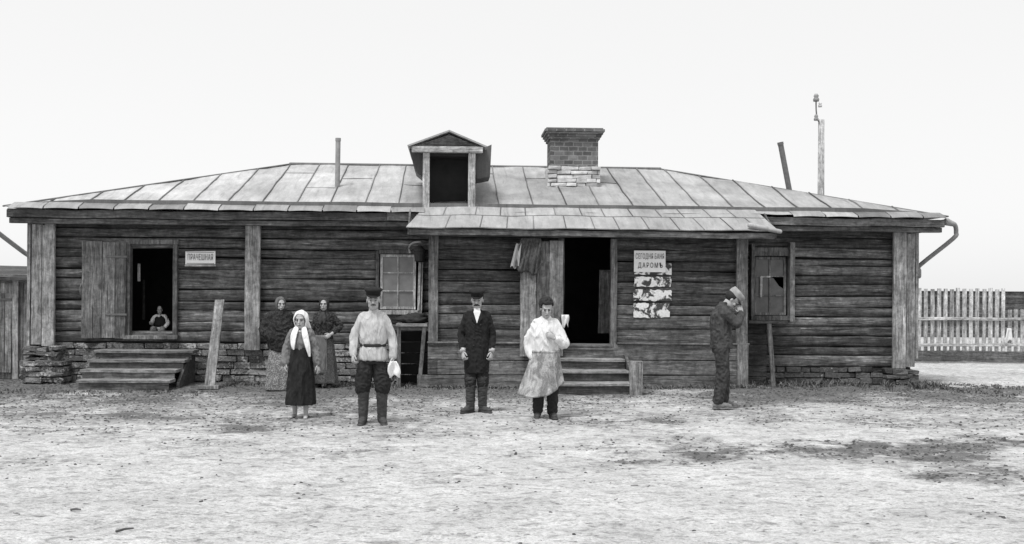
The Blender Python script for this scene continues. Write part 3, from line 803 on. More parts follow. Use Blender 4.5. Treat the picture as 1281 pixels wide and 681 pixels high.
# leaning plank
lp = MB(); b_ = gat(262, 487); t_ = at(275, 376, .72) - b_; lp.plank((0, 0, 0), (0, 0, t_.length), (.17, 0, 0), (0, .05, 0), .4, 12, .006)
lpo = lp.build('plank', M['plank']); lpo.location = b_; lpo.rotation_euler = Vector((0, 0, 1)).rotation_difference(t_).to_euler()
tag(lpo, 'long weathered plank leaning on the log wall by the left steps', 'plank')
lp = MB(); q = gat(258, 487); lp.plank(q + Vector((-.12, -.02, .03)), q + Vector((.22, .0, .035)), (0, .14, 0), (0, 0, .06), .6, 4); tag(lp.build('wood_block', M['plank']), 'short flat wood block at the foot of the leaning plank', 'wood block')

# open bins / cellar hoods either side of the porch
bn = empty('wooden_bin', (AX(516, 480, .3), .3, 0), 'dark open-fronted wooden bin below the left window beside the porch', 'bin')
bx0, bx1 = AX(499, 440, .0), AX(533, 440, .0); bz = AZ(515, 407, 0)
m = MB(); m.plank((bx0 - .05, .32, bz), (bx1 + .02, .32, bz), (0, .8, 0), (0, 0, .05), .8, 6, .008); m.build('top_board', M['stepl'], bn)
for xx, tl in ((bx0, .0), (bx1 - .03, -.09)):
    m = MB(); m.plank((xx + tl, -.02, -.02), (xx, -.02, bz - .03), (.07, 0, 0), (0, .08, 0), .6, 6); m.build('post', M['postd'], bn)
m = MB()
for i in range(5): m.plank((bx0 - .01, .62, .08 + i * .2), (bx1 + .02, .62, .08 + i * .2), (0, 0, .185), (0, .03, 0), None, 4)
m.build('back_panel', M['interior'], bn)  # back coloured near-black to paint deep shade inside the bin
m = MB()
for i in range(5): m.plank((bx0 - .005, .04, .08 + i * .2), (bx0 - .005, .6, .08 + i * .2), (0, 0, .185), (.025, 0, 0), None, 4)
m.build('side_panel', M['interior'], bn)  # same painted shade on the inner side of the bin
def lump(name, c, r, mat, label, cat, amp=.3, sc=9, group=None):
    m = MB(); m.ball(c, r, seg=28, rings=18)
    cc = Vector(c)
    for i, v in enumerate(m.v):
        d_ = v - cc; m.v[i] = cc + d_ * (1 + amp * noise.noise(v * sc) + amp * .5 * noise.noise(v * sc * 2.7))
    return tag(m.build(name, mat, smooth=True), label, cat, group)
c_ = at(518, 397, .35); lump('brushwood_bundle', (c_.x, .35, bz + .10), (.27, .2, .10), M['dark'], 'dark bundle of brushwood lying on top of the bin', 'bundle', .45, 16)
# lantern with curved arm by the left window
c_ = at(525, 318, .62)
ln = empty('lantern', (c_.x, .72, c_.z), 'dark wall lantern on a curved pale arm above the left window', 'lantern')
m = MB(); m.tube([at(513, 316, .78), at(512, 309, .74), at(517, 304, .7), at(526, 303, .68)], .02, 8, .8, smooth=4); m.build('arm', M['rail'], ln, smooth=True)
m = MB(); m.loft([(c_.x, .68, c_.z - .15, .05, .05), (c_.x, .68, c_.z - .13, .09, .09), (c_.x, .68, c_.z + .04, .11, .11), (c_.x, .68, c_.z + .06, .12, .12), (c_.x, .68, c_.z + .16, .03, .03)], 12); m.build('housing', M['dark'], ln)
# right hood
bn = empty('cellar_hood', (AX(950, 470, .4), .4, 0), 'dark cellar hood with a leaning board below the right window', 'cellar hood')
bx0, bx1 = AX(937, 440, .3), AX(962, 440, .3); bz = AZ(950, 403, .3)
m = MB(); m.plank((bx0 - .02, .5, bz), (AX(985, 403, .3), .5, bz - .01), (0, .5, 0), (0, 0, .05), .2, 6, .01); m.build('top_board', M['darkboard'], bn)
m = MB(); m.plank((bx1 + .08, .28, .0), (bx1, .28, bz - .03), (.08, 0, 0), (0, .06, 0), .6, 6, .012); m.build('post', M['postd'], bn)
m = MB()
for i in range(6): m.plank((bx0 - .01, .68, .06 + i * .2), (bx1 + .06, .68, .06 + i * .2), (0, 0, .19), (0, .03, 0), .1, 4)
m.build('back_panel', M['darkboard'], bn)
m = MB(); m.plank((bx1 + .05, .66, 1.03), (AX(1000, 418, .7), .66, 1.02), (0, 0, .1), (0, .05, 0), .7, 6); m.build('rail', M['darkboard'], bn)

# ------------------------------------------------------------------ signs and papers
def text_mesh(txt, size, x, y, z, width, mat, parent, name='lettering', bold=0.0, spacing=1.12):
    cu = bpy.data.curves.new(name, 'FONT'); cu.body = txt; cu.size = size; cu.align_x = 'CENTER'; cu.align_y = 'CENTER'; cu.extrude = .002; cu.offset = bold
    cu.fill_mode = 'BOTH'; cu.space_character = spacing
    o = bpy.data.objects.new('tmp', cu); COL.objects.link(o)
    bpy.context.view_layer.update(); dg = bpy.context.evaluated_depsgraph_get()
    me = bpy.data.meshes.new_from_object(o.evaluated_get(dg)); bpy.data.objects.remove(o)
    xs_ = [v.co.x for v in me.vertices]; ww = max(xs_) - min(xs_); k = width / ww; mid = (max(xs_) + min(xs_)) / 2
    pl_ = wloc(parent)
    for v in me.vertices:
        c = v.co.copy(); v.co = Vector((x + (c.x - mid) * k, y - .003 - c.z, z + c.y)) - pl_
    me.materials.clear(); me.materials.append(mat); me.name = name
    a = me.attributes.new('tone', 'FLOAT', 'POINT'); a.data.foreach_set('value', [.5] * len(me.vertices))
    ob = bpy.data.objects.new(name, me); COL.objects.link(ob); ob.parent = parent
    return ob
yS = YM - .13
s0, s1 = at(232, 331, yS), at(269.5, 315, yS)
sg = empty('sign_board', ((s0.x + s1.x) / 2, yS, s0.z), 'small white sign board with grey lettering right of the left doorway', 'sign')
m = MB(); m.plank((s0.x, yS, (s0.z + s1.z) / 2), (s1.x, yS, (s0.z + s1.z) / 2 + .01), (0, 0, s1.z - s0.z), (0, .02, 0), .5, 6, .002); m.build('board', M['paper'], sg)
m = MB(); m.plank((s0.x - .01, yS, s0.z - .022), (s1.x + .01, yS, s0.z - .016), (0, 0, .03), (0, .03, 0), .5, 6, .002); m.build('batten', M['rail'], sg)
text_mesh('ПРАЧЕШНАЯ', .155, (s0.x + s1.x) / 2, yS - .0145, (s0.z + s1.z) / 2 + .01, (s1.x - s0.x) * .84, M['inkgrey'], sg)
m = MB()
for (p0, p1, w_) in (((s0.x + .02, s1.z - .015), (s1.x - .02, s1.z - .008), 0), ((s0.x + .02, s0.z + .02), (s1.x - .02, s0.z + .027), 0)):
    m.box((p0[0], yS - .0155, p0[1] - .003), (p1[0], yS - .0135, p1[1] + .0), .9)
m.build('border', M['inkgrey'], sg)
yS = -.03
s0, s1 = at(793, 340.5, yS), at(832.5, 314, yS)
sg = empty('sign_board', ((s0.x + s1.x) / 2, yS, s0.z), 'white notice board with two lines of lettering on the porch wall', 'sign')
m = MB(); m.plank((s0.x, yS, (s0.z + s1.z) / 2), (s1.x, yS, (s0.z + s1.z) / 2), (0, 0, s1.z - s0.z), (0, .02, 0), .5, 6, .002); m.build('board', M['paper'], sg)
zc_ = (s0.z + s1.z) / 2
text_mesh('СЕГОДНЯ БАНЯ', .135, (s0.x + s1.x) / 2, yS - .0145, zc_ + .085, (s1.x - s0.x) * .9, M['inkgrey'], sg)
text_mesh('ДАРОМЪ', .125, (s0.x + s1.x) / 2 + .01, yS - .0145, zc_ - .075, (s1.x - s0.x) * .78, M['ink'], sg, bold=0, spacing=1.4)
# torn poster strips
def tornmat():
    m, nt, b = newmat('torn_paper')
    n = noise_(nt, coords(nt, (1.2, 1, 1)), 6.2, 3, .5, .8); n2 = noise_(nt, coords(nt), 30, 4, .6)
    k = ramp_(nt, math_(nt, 'ADD', n, math_(nt, 'MULTIPLY', math_(nt, 'SUBTRACT', n2, .5), .25)), .435, .52, .06, .66)
    nt.links.new(math_(nt, 'MULTIPLY', k, ramp_(nt, n2, .3, .7, .85, 1.15)), b.inputs['Base Color']); b.inputs['Roughness'].default_value = .9
    return m
M['torn'] = tornmat()
tp = empty('torn_poster', (AX(815, 398, yS), yS, AZ(815, 398, yS)), 'torn white poster in ragged strips below the white notice', 'poster')
for k, (xa_, xb_, ya, yb_) in enumerate(((794, 840, 329.5, 343.5), (794, 839.5, 346.5, 358.5), (792.5, 840, 363, 376.5), (793, 838, 379.5, 397.5))):
    q0, q1 = at(xa_, yb_, yS + .004), at(xb_, ya, yS + .004)
    def fn(u, v, q0=q0, q1=q1, k=k):
        e = lambda t: .02 * noise.noise(Vector((t * 9, k * 7.3, 1.7)))
        x = q0.x + (q1.x - q0.x) * u + (e(v) if u in (0, 1) else 0) + .01 * (u - .5); z = q0.z + (q1.z - q0.z) * v + (e(u + 4) if v in (0, 1) else 0)
        return Vector((x, yS + .012 - .004 * math.sin(v * PI) - .003 * math.sin(u * 9 + k), z))
    m = MB(); m.sheet(fn, 16, 6, .003, .5); m.build('paper_strip', M['torn'], tp)
# cloth hung over the open porch door
def clothfn(u, v):
    t0, t1 = at(652, 300, yd2 - .06), at(676, 301, yd2 - .06)
    xl, xr = t0.x + (t1.x - t0.x) * u, 0
    dropl = [.42, .48, .52, .66, .62, .55, .40][min(6, int(u * 6.99))]
    ww = 1 + .35 * v
    x = t0.x + .17 + (u - .5) * .36 * ww - .03 * v
    fold = .035 * math.sin(u * 15 + v * 2.5) * (.4 + v) + .02 * math.sin(u * 27 + v * 7)
    return Vector((x, yd2 - .07 - abs(fold) - .02 * math.sin(v * 8 + u * 5), t0.z + .03 - v * (.5 + .14 * math.sin(u * PI) + .05 * math.sin(u * 11))))
m = MB(); m.sheet(clothfn, 26, 20, .012, .5)
hc = m.build('hanging_cloth', M['rag'], smooth=True); tag(hc, 'dark patterned cloth draped over the top of the open porch door', 'cloth')
m = MB()
def paleend(u, v):
    t0 = at(649, 305, yd2 - .1)
    return Vector((t0.x - .0 + (u - .5) * (.09 + .06 * v) - .07 * v, yd2 - .1 - .02 * math.sin(u * 8), t0.z - v * .42 + .03 * math.sin(u * 9) * v))
m.sheet(paleend, 8, 12, .012, .5); tag(m.build('towel', fabric('grey_towel', .3)), 'pale grey towel end hanging beside the dark patterned cloth', 'towel')
# white rag on the door latch
m = MB(); t0 = at(707, 394, yd2 - .09)
def ragfn(u, v): return Vector((t0.x + (u - .5) * (.12 + .02 * math.sin(v * 6)), yd2 - .1 - .02 * math.sin(u * 9 + v * 3), t0.z - v * (.2 + .05 * math.sin(u * 7))))
m.sheet(ragfn, 8, 8, .012, .5); tag(m.build('rag', M['white'], smooth=True), 'small white rag hanging from the porch door latch', 'rag')

# ------------------------------------------------------------------ left shed
YS = 1.75
sx1 = AX(39, 400, YS) - .02; sz = AZ(20, 341, YS)
sh = empty('plank_shed', (sx1 - 1, YS, 0), 'low plank shed with a narrow door at the left edge behind the brick pier', 'shed')
m = MB(); x = sx1 - 3.2
while x < sx1 - .02:
    w_ = random.uniform(.14, .2); w_ = min(w_, sx1 - x); m.plank((x + w_ / 2, YS, 0), (x + w_ / 2, YS, sz - .05), (w_ - .005, 0, 0), (0, .04, 0), None, 6); x += w_
m.build('wall', M['plank'], sh)
m = MB(); m.box((sx1 - .05, YS + .03, 0), (sx1, YS + 2.4, sz - .05), .4); m.box((sx1 - 3.2, YS + 2.35, 0), (sx1 - .05, YS + 2.4, sz + .1), .4); m.box((sx1 - 3.2, YS + .03, 0), (sx1 - 3.15, YS + 2.35, sz - .05), .4); m.build('wall', M['plank'], sh)
m = MB(); m.plank((sx1 - 3.3, YS + 1.1, sz + .06), (sx1 + .1, YS + 1.1, sz + .0), (0, 2.7, .25), (0, 0, .06), .3, 10, .01); m.build('roof', M['darkboard'], sh)
m = MB()
xa_, xb_ = AX(-30, 420, YS - .06), AX(15, 420, YS - .06)
for i in range(5):
    w_ = (xb_ - xa_) / 5; m.plank((xa_ + w_ * (i + .5), YS - .06, .12), (xa_ + w_ * (i + .5), YS - .06, AZ(8, 367, YS)), (w_ - .006, 0, 0), (0, .035, 0), None, 6)
do = m.build('door', M['door'], sh)
m = MB(); m.plank((xa_, YS - .085, 1.5), (xb_, YS - .085, 1.5), (0, 0, .04), (0, .012, 0), .2, 4); m.build('hinge', M['iron'], do)
m = MB(); xx = AX(20, 400, YS - .05); m.plank((xx, YS - .05, 0), (xx, YS - .05, sz - .08), (.11, 0, 0), (0, .08, 0), .7, 8); m.build('post', M['post'], sh)
m = MB(); m.plank((sx1 - 3.2, YS - .05, sz - .12), (sx1 - .02, YS - .05, sz - .12), (0, 0, .16), (0, .06, 0), .5, 8); m.build('lintel', M['fascia'], sh)

# ------------------------------------------------------------------ right fence
YF = 7.6
fn0 = empty('picket_fence', (AX(1200, 455, YF), YF, 0), 'pale picket fence with a dark base board right of the house', 'fence')
fz1 = AZ(1200, 361, YF); fzb = AZ(1200, 439, YF)
px = 1118.0
while px < 1560:
    xx = AX(px, 400, YF); top = fz1 + random.uniform(-.025, .02) if px < 1261 else AZ(px, 388, YF) + random.uniform(-.02, .02)
    m = MB(); ln_ = random.uniform(-.012, .012)
    m.plank((xx, YF, fzb - .03), (xx + ln_, YF, top), (random.uniform(.085, .105), 0, 0), (0, .03, 0), None, 5, .004)
    m.build('picket', M['picket'], fn0); px += 8.05
fa, fb = AX(1112, 400, YF), AX(1565, 400, YF)
for pz, tn_ in ((399.5, .9), (432, .8)):
    m = MB(); zz_ = AZ(1210, pz, YF); m.plank((fa, YF - .05, zz_), (fb, YF - .05, zz_ + .03), (0, 0, .075), (0, .06, 0), tn_, 14, .008); m.build('rail', M['rail'], fn0)
m = MB(); m.plank((fa, YF - .01, (fzb + .02) / 2), (fb, YF - .01, (fzb + .02) / 2), (0, 0, fzb - .03), (0, .08, 0), .7, 16, .012); m.build('base_board', M['darkboard'], fn0)
# dark boarded shed beyond the fence
YD = 11.5
m0 = empty('board_shed', (AX(1250, 450, YD), YD, 0), 'dark boarded shed seen through gaps of the picket fence', 'shed')
x0_, x1_ = AX(1080, 400, YD), AX(1520, 400, YD); zt_ = AZ(1260, 366, YD)
m = MB(); nb = 8
for i in range(nb):
    z0_ = .5 + (zt_ - .5) * i / nb; hh = (zt_ - .5) / nb
    m.plank((x0_, YD, z0_ + hh / 2), (x1_, YD, z0_ + hh / 2), (0, 0, hh - .01), (0, .04, 0), None, 10)
m.box((x0_, YD + .03, 0), (x0_ + .05, YD + 2, zt_), .3); m.box((x1_ - .05, YD + .03, 0), (x1_, YD + 2, zt_), .3); m.box((x0_ + .05, YD + 1.95, 0), (x1_ - .05, YD + 2, zt_), .3)
m.build('wall', M['darkboard'], m0)
m = MB(); m.box((x0_, YD - .02, 0), (x1_, YD + .06, .5), .9); m.build('plinth', M['lime'], m0)
m = MB(); m.box((x0_ - .1, YD - .06, zt_), (x1_ + .1, YD + 2.05, zt_ + .03), .3); m.build('roof', M['darkboard'], m0)
# white cloth hung on the fence
m = MB(); t0 = at(1262, 411, YF - .09)
def fc(u, v): return Vector((t0.x + (u - .5) * (.10 + .16 * v) , YF - .1 - .03 * math.sin(u * 9 + v * 2), t0.z - v * (.34 + .05 * math.sin(u * 8))))
m.sheet(fc, 12, 12, .012, .5); tag(m.build('laundry', M['white'], smooth=True), 'white cloth hanging on the pale picket fence', 'laundry')

# ------------------------------------------------------------------ pole behind the house
YP = 13
up = empty('utility_pole', (AX(1027, 400, YP), YP, 0), 'tall pale wooden pole with white insulators rising behind the roof', 'utility pole')
m = MB(); m.tube([(AX(1026, 400, YP), YP, 0), at(1027.5, 150, YP)], [.12, .09], 12, .6, round_caps=False); m.build('pole', M['pole'], up, smooth=True)
m = MB(); m.tube([at(1027, 156, YP), at(1023, 150, YP - .05), at(1021, 138, YP - .05), at(1021, 118, YP - .05)], .022, 8, .4, smooth=3); m.build('bracket', M['iron'], up, smooth=True)
for (qx, qy, rr) in ((1021, 122, .095), (1021, 147, .075), (1026, 131, .06)):
    m = MB(); c_ = at(qx, qy, YP - .05)
    m.loft([(c_.x, c_.y, c_.z - rr * 1.3, rr * .9, rr * .9), (c_.x, c_.y, c_.z - rr * .6, rr, rr), (c_.x, c_.y, c_.z, rr * .6, rr * .6), (c_.x, c_.y, c_.z + rr * .4, rr * .85, rr * .85), (c_.x, c_.y, c_.z + rr * 1.1, rr * .5, rr * .5)], 12)
    m.build('insulator', M['lime'] if qx > 1022 else M['pipe'], up, smooth=True)

# ------------------------------------------------------------------ ground
def fb(x, y, s, o=3, sd=0.0):
    v = 0; a = 1; t = 0
    for i in range(o):
        v += a * noise.noise(Vector((x * s + sd, y * s - sd, sd * .3 + i * 5.1))); t += a; a *= .55; s *= 2.1
    return v / t
def sm(t): t = max(0, min(1, t)); return t * t * (3 - 2 * t)
gp = [gat(1075, 560), gat(1170, 590), gat(330, 495), gat(1000, 550)]
def mud_and_dark(x, y):
    n = fb(x, y, .8, 4, 2.0)
    v = max(sm((y + 2.0 + n * 2.2) / 1.3) * 1.15, .82 * sm((y + 4.8 + n * 4) / 3.2), .62 * sm((y + 9.5 + n * 6) / 6.5))                                     # trodden dirt along the house
    v *= sm(.95 + .9 * fb(x, y, .5, 3, 9.0)) 
    v *= 1 - .85 * sm((x - XR - .1) / .7) * sm((y + .2) / 1.0)
    for (c, rx, ry, st) in ((gat(1090, 560), 2.5, 1.5, 1.1), (gat(1190, 592), 1.3, .7, .8), (gat(300, 497), 2.4, .7, .8), (gat(420, 555), 1.1, .3, .35), (gat(90, 600), 1.0, .35, .3), (gat(690, 528), 1.0, .4, .5), (gat(490, 535), 1.0, .35, .45), (gat(1150, 500), 3, 1.1, .55)):  # soft dark ellipses, two of them at the feet of standing men
        d = math.hypot((x - c.x) / rx, (y - c.y) / ry)
        v = max(v, st * sm((1.25 - d + n * 2.1) / 1.3) * (.8 + .7 * fb(x, y, 3.1, 3, 13.0)))
    v += .36 * sm((fb(x, y * 1.6, .9, 4, 31.0) - .02) / .4) 
    return max(0, min(1, v))
def gz_(x, y):
    return (.03 * fb(x, y, .45, 2, 5.0) + .026 * fb(x, y, 2.2, 2, 11.0) + .02 * abs(fb(x, y, 6.5, 2, 17.0))) * sm((16 - abs(x)) / 3) * sm((y + 19) / 2)
def lines(lo, hi, step, far):
    a = []; v = lo
    while v < hi: a.append(v); v += step
    g = step; l = lo; L = []
    while l > -far: g *= 1.5; l -= g; L.append(l)
    g = step; r = a[-1]; Rr = []
    while r < far: g *= 1.5; r += g; Rr.append(r)
    return L[::-1] + a + Rr
xsG = lines(-11.5, 12.5, .055, 700); ysG = lines(-14, 2.2, .055, 700)
vs = []; tones = []
for y in ysG:
    for x in xsG:
        near = -12.5 < x < 13.5 and -15 < y < 14
        vs.append((x, y, gz_(x, y) - .006 if near else -.006)); tones.append(mud_and_dark(x, y) if near else .25)
J = len(xsG)
fs = [(j * J + i, j * J + i + 1, (j + 1) * J + i + 1, (j + 1) * J + i) for j in range(len(ysG) - 1) for i in range(J - 1)]
me = bpy.data.meshes.new('ground'); me.from_pydata(vs, [], fs)
a = me.attributes.new('mud_and_dark', 'FLOAT', 'POINT'); a.data.foreach_set('value', tones)
me.polygons.foreach_set('use_smooth', [True] * len(fs))
m, nt, b = newmat('dusty_ground')
at_ = nd(nt, 'ShaderNodeAttribute'); at_.attribute_name = 'mud_and_dark'
v = coords(nt)
nf = noise_(nt, v, 7, 8, .7, .2); nm = noise_(nt, v, 1.1, 6, .6); ng = noise_(nt, v, 38, 5, .7); nl = noise_(nt, coords(nt, (1, 1.8, 1)), 15, 5, .65, .4)
mask = math_(nt, 'ADD', at_.outputs['Fac'], math_(nt, 'MULTIPLY', math_(nt, 'SUBTRACT', nf, .5), 2.4))
mask = math_(nt, 'ADD', mask, math_(nt, 'MULTIPLY', math_(nt, 'SUBTRACT', ng, .5), 1.7))
mask = ramp_(nt, mask, .22, .85)
sand = math_(nt, 'MULTIPLY', ramp_(nt, nm, .3, .7, .52, .74), math_(nt, 'MULTIPLY', ramp_(nt, ng, .32, .68, .72, 1.22), ramp_(nt, noise_(nt, v, 75, 3, .6), .62, .70, 1.0, .35)))
spk = math_(nt, 'MULTIPLY', ramp_(nt, nl, .55, .66, 1.0, .42), ramp_(nt, noise_(nt, coords(nt, (1, 1.5, 1)), 5.5, 7, .72, .6), .50, .64, 1.0, .55))
sand = math_(nt, 'MULTIPLY', sand, spk)
dirt = math_(nt, 'MULTIPLY', ramp_(nt, nf, .3, .7, .08, .20), ramp_(nt, ng, .3, .7, .6, 1.4))
mx = nd(nt, 'ShaderNodeMix', data_type='FLOAT')
nt.links.new(mask, mx.inputs[0]); nt.links.new(sand, mx.inputs[2]); nt.links.new(dirt, mx.inputs[3])
nt.links.new(mx.outputs[0], b.inputs['Base Color']); b.inputs['Roughness'].default_value = .97; b.inputs['Specular IOR Level'].default_value = .1
hgt = math_(nt, 'ADD', math_(nt, 'MULTIPLY', nf, 1.0), math_(nt, 'ADD', math_(nt, 'MULTIPLY', ng, .35), math_(nt, 'MULTIPLY', nl, .7)))
bump_(nt, b, hgt, 1.0, .045)
me.materials.append(m)
g = bpy.data.objects.new('ground', me); COL.objects.link(g); g['kind'] = 'structure'

# clods, chips and straw lying about
rnd = random.Random(11)
M['clod'] = plain('dirt_clod', .085, .97, .5, 25, .5, .004)
M['straw'] = plain('straw_chip', .13, .95, .5, 9, 0)
m = MB()
def clod(m, x, y, r):
    z = gz_(x, y) - .006; t = rnd.random(); vs = []
    a0 = rnd.random() * 6.28; fl = rnd.uniform(.25, .6)
    for k in range(6):
        a = a0 + k * PI / 3; rr = r * rnd.uniform(.6, 1.25); vs.append((x + math.cos(a) * rr, y + math.sin(a) * rr * .9, z - .004))
    for k in range(4):
        a = a0 + .4 + k * PI / 2; rr = r * rnd.uniform(.3, .75); vs.append((x + math.cos(a) * rr, y + math.sin(a) * rr * .9, z + r * fl * rnd.uniform(.7, 1.2)))
    fs = [(6, 7, 8, 9)] + [(0, 1, 6), (1, 7, 6), (1, 2, 7), (2, 3, 7), (3, 8, 7), (3, 4, 8), (4, 9, 8), (4, 5, 9), (5, 0, 9), (0, 6, 9)]
    m.add(vs, fs, t)
cnt = 0
while cnt < 15000:
    x, y = rnd.uniform(-11, 12), rnd.uniform(-13, 1.6)
    if y > -.1 and PXL - .1 < x < PXR + .1: continue
    d = mud_and_dark(x, y)
    if rnd.random() > .012 + d * d * 1.5: continue
    clod(m, x, y, rnd.uniform(.007, .02) * (1 + d * rnd.choice([0, .4, .4, .9]))); cnt += 1
tag(m.build('loose_clods', M['clod']), 'scattered dirt clods and chips on the trodden yard', 'debris', None, 'stuff')
m = MB(); cnt = 0
while cnt < 700:
    x, y = rnd.uniform(-11, 12), rnd.uniform(-13, 1.2)
    if y > -.1 and PXL - .1 < x < PXR + .1: continue
    if rnd.random() > .10 + mud_and_dark(x, y) * .9: continue
    a = rnd.uniform(-.7, .7) + (PI if rnd.random() < .5 else 0); l = rnd.uniform(.02, .08); z = gz_(x, y) + .002
    m.cm = 0; p0 = Vector((x, y, z)); p1 = p0 + Vector((math.cos(a) * l, math.sin(a) * l, rnd.uniform(-.002, .015)))
    m.tube([p0, p1], rnd.uniform(.002, .005), 4, rnd.random(), round_caps=False); cnt += 1
tag(m.build('straw_litter', M['straw']), 'straw and wood splinters littering the yard', 'litter', None, 'stuff')
for (q0, q1, w_, lab) in (((145, 667), (167, 663), .009, 'dark stick lying flat at the bottom left of the yard'), ((88, 640), (101, 639.5), .010, 'short dark splinter on the yard, farther back than the longer stick')):
    m = MB(); A, B = gat(*q0), gat(*q1); A.z = B.z = .012; m.tube([A, A.lerp(B, .5) + Vector((0, .01, .004)), B], [w_, w_ * .9, w_ * .6], 7, .1, round_caps=False); tag(m.build('stick', M['straw']), lab, 'stick')
# weeds along the walls
m = MB(); M['weed'] = plain('weed_leaf', .13, .9, .4, 8, 0)
def tuft(m, x, y, h, n):
    for _ in range(n):
        a = rnd.uniform(0, 6.28); l = h * rnd.uniform(.5, 1.1); lean_ = rnd.uniform(.2, 1.6); w_ = rnd.uniform(.004, .011)
        dx, dy = math.cos(a), math.sin(a); t = rnd.random(); z = gz_(x, y) - .01
        ox, oy = x + rnd.uniform(-.05, .05), y + rnd.uniform(-.05, .05)
        pts = [(ox + dx * l * lean_ * u * u, oy + dy * l * lean_ * u * u, z + l * u) for u in (0, .55, 1)]
        px_, py_ = -dy * w_, dx * w_
        vs = [(pts[0][0] - px_, pts[0][1] - py_, pts[0][2]), (pts[0][0] + px_, pts[0][1] + py_, pts[0][2]), (pts[1][0] - px_, pts[1][1] - py_, pts[1][2]), (pts[1][0] + px_, pts[1][1] + py_, pts[1][2]), pts[2]]
        m.add(vs, [(0, 1, 3, 2), (2, 3, 4)], t)
for _ in range(900):
    x = rnd.uniform(PXR + .1, XR + .6); y = .75 - abs(rnd.gauss(0, .45))
    if fb(x, y, 1.2, 2, 44) < -.12: continue
    tuft(m, x, y, rnd.uniform(.02, .05) if rnd.random() < .7 else rnd.uniform(.05, .16), 9)
for _ in range(420):
    x = rnd.uniform(AX(285, 480, .5), PXL - .1); y = .7 - abs(rnd.gauss(0, .45)); tuft(m, x, y, rnd.uniform(.02, .05) if rnd.random() < .8 else rnd.uniform(.05, .1), 8)
for _ in range(260):
    x = rnd.uniform(PXL, PXR + .3); y = -.12 - abs(rnd.gauss(0, .12)); tuft(m, x, y, rnd.uniform(.03, .1), 7)
for _ in range(160):
    x = rnd.uniform(XL - .8, AX(285, 480, .5)); y = -.9 - abs(rnd.gauss(0, .3)); tuft(m, x, y, rnd.uniform(.02, .06), 6)
for _ in range(500):
    x = rnd.uniform(XR + .1, 13); y = rnd.uniform(-1.6, 1.2); 
    if fb(x, y, .9, 2, 4) < 0: continue
    tuft(m, x, y, rnd.uniform(.02, .07), 7)
tag(m.build('grass', M['weed']), 'low weeds and grass growing along the foot of the house', 'grass', None, 'stuff')
# low earth bank right of the house
# ------------------------------------------------------------------ people
def remesh(mb, voxel, smooth_it=4, wrinkle=0.0, wscale=9, seed=0, wdir=(1, 1, 1), fac=.5):
    me = mb.mesh('tmp', []); o = bpy.data.objects.new('tmp', me); COL.objects.link(o)
    r = o.modifiers.new('r', 'REMESH'); r.mode = 'VOXEL'; r.voxel_size = voxel; r.use_smooth_shade = True
    if smooth_it:
        s = o.modifiers.new('s', 'SMOOTH'); s.iterations = smooth_it; s.factor = fac
    bpy.context.view_layer.update(); dg = bpy.context.evaluated_depsgraph_get()
    out = bpy.data.meshes.new_from_object(o.evaluated_get(dg)); bpy.data.objects.remove(o); bpy.data.meshes.remove(me)
    if wrinkle:
        nrm = [v.normal.copy() for v in out.vertices]
        for v, n in zip(out.vertices, nrm):
            c = v.co; q = Vector((c.x * wdir[0], c.y * wdir[1], c.z * wdir[2])) * wscale + Vector((seed, seed * 2.3, 0))
            w = noise.noise(q) + .5 * (1 - 2 * abs(noise.noise(q * 1.9 + Vector((7, 0, 0)))))
            q2 = Vector((c.x * wdir[0] + c.z * .6, c.y * wdir[1], c.z * wdir[2] - c.x * .5)) * wscale * 2.2 + Vector((seed + 5, 3, seed))
            w = .55 * w + .8 * (1 - 3.2 * abs(noise.noise(q2)))
            v.co = c + n * (w * wrinkle)
    return out
def addmesh(name, me, mats, parent, smooth=True):
    me.name = name
    if 'tone' not in me.attributes:
        a = me.attributes.new('tone', 'FLOAT', 'POINT'); a.data.foreach_set('value', [.5] * len(me.vertices))
    ids_ = [q_.material_index for q_ in me.polygons]
    me.materials.clear()
    for m_ in (mats if isinstance(mats, (list, tuple)) else [mats]): me.materials.append(m_)
    me.polygons.foreach_set('material_index', ids_ if len(me.materials) > 1 else [0] * len(ids_))
    if smooth: me.polygons.foreach_set('use_smooth', [True] * len(me.polygons))
    o = bpy.data.objects.new(name, me); COL.objects.link(o); o.parent = parent; return o
def skinmat():
    m, nt, b = newmat('skin')
    n = noise_(nt, coords(nt), 30, 4, .6)
    nt.links.new(ramp_(nt, n, .3, .7, .32, .42), b.inputs['Base Color']); b.inputs['Roughness'].default_value = .6; b.inputs['Specular IOR Level'].default_value = .3
    return m
M['skin'] = skinmat()
M['eye'] = plain('eye_dark', .03, .3, .1, 5, 0, spec=.5)
M['hair'] = plain('dark_hair', .025, .75, .3, 60, .5, .003)
M['hairg'] = plain('brown_hair', .06, .75, .3, 60, .5, .003)
V = Vector
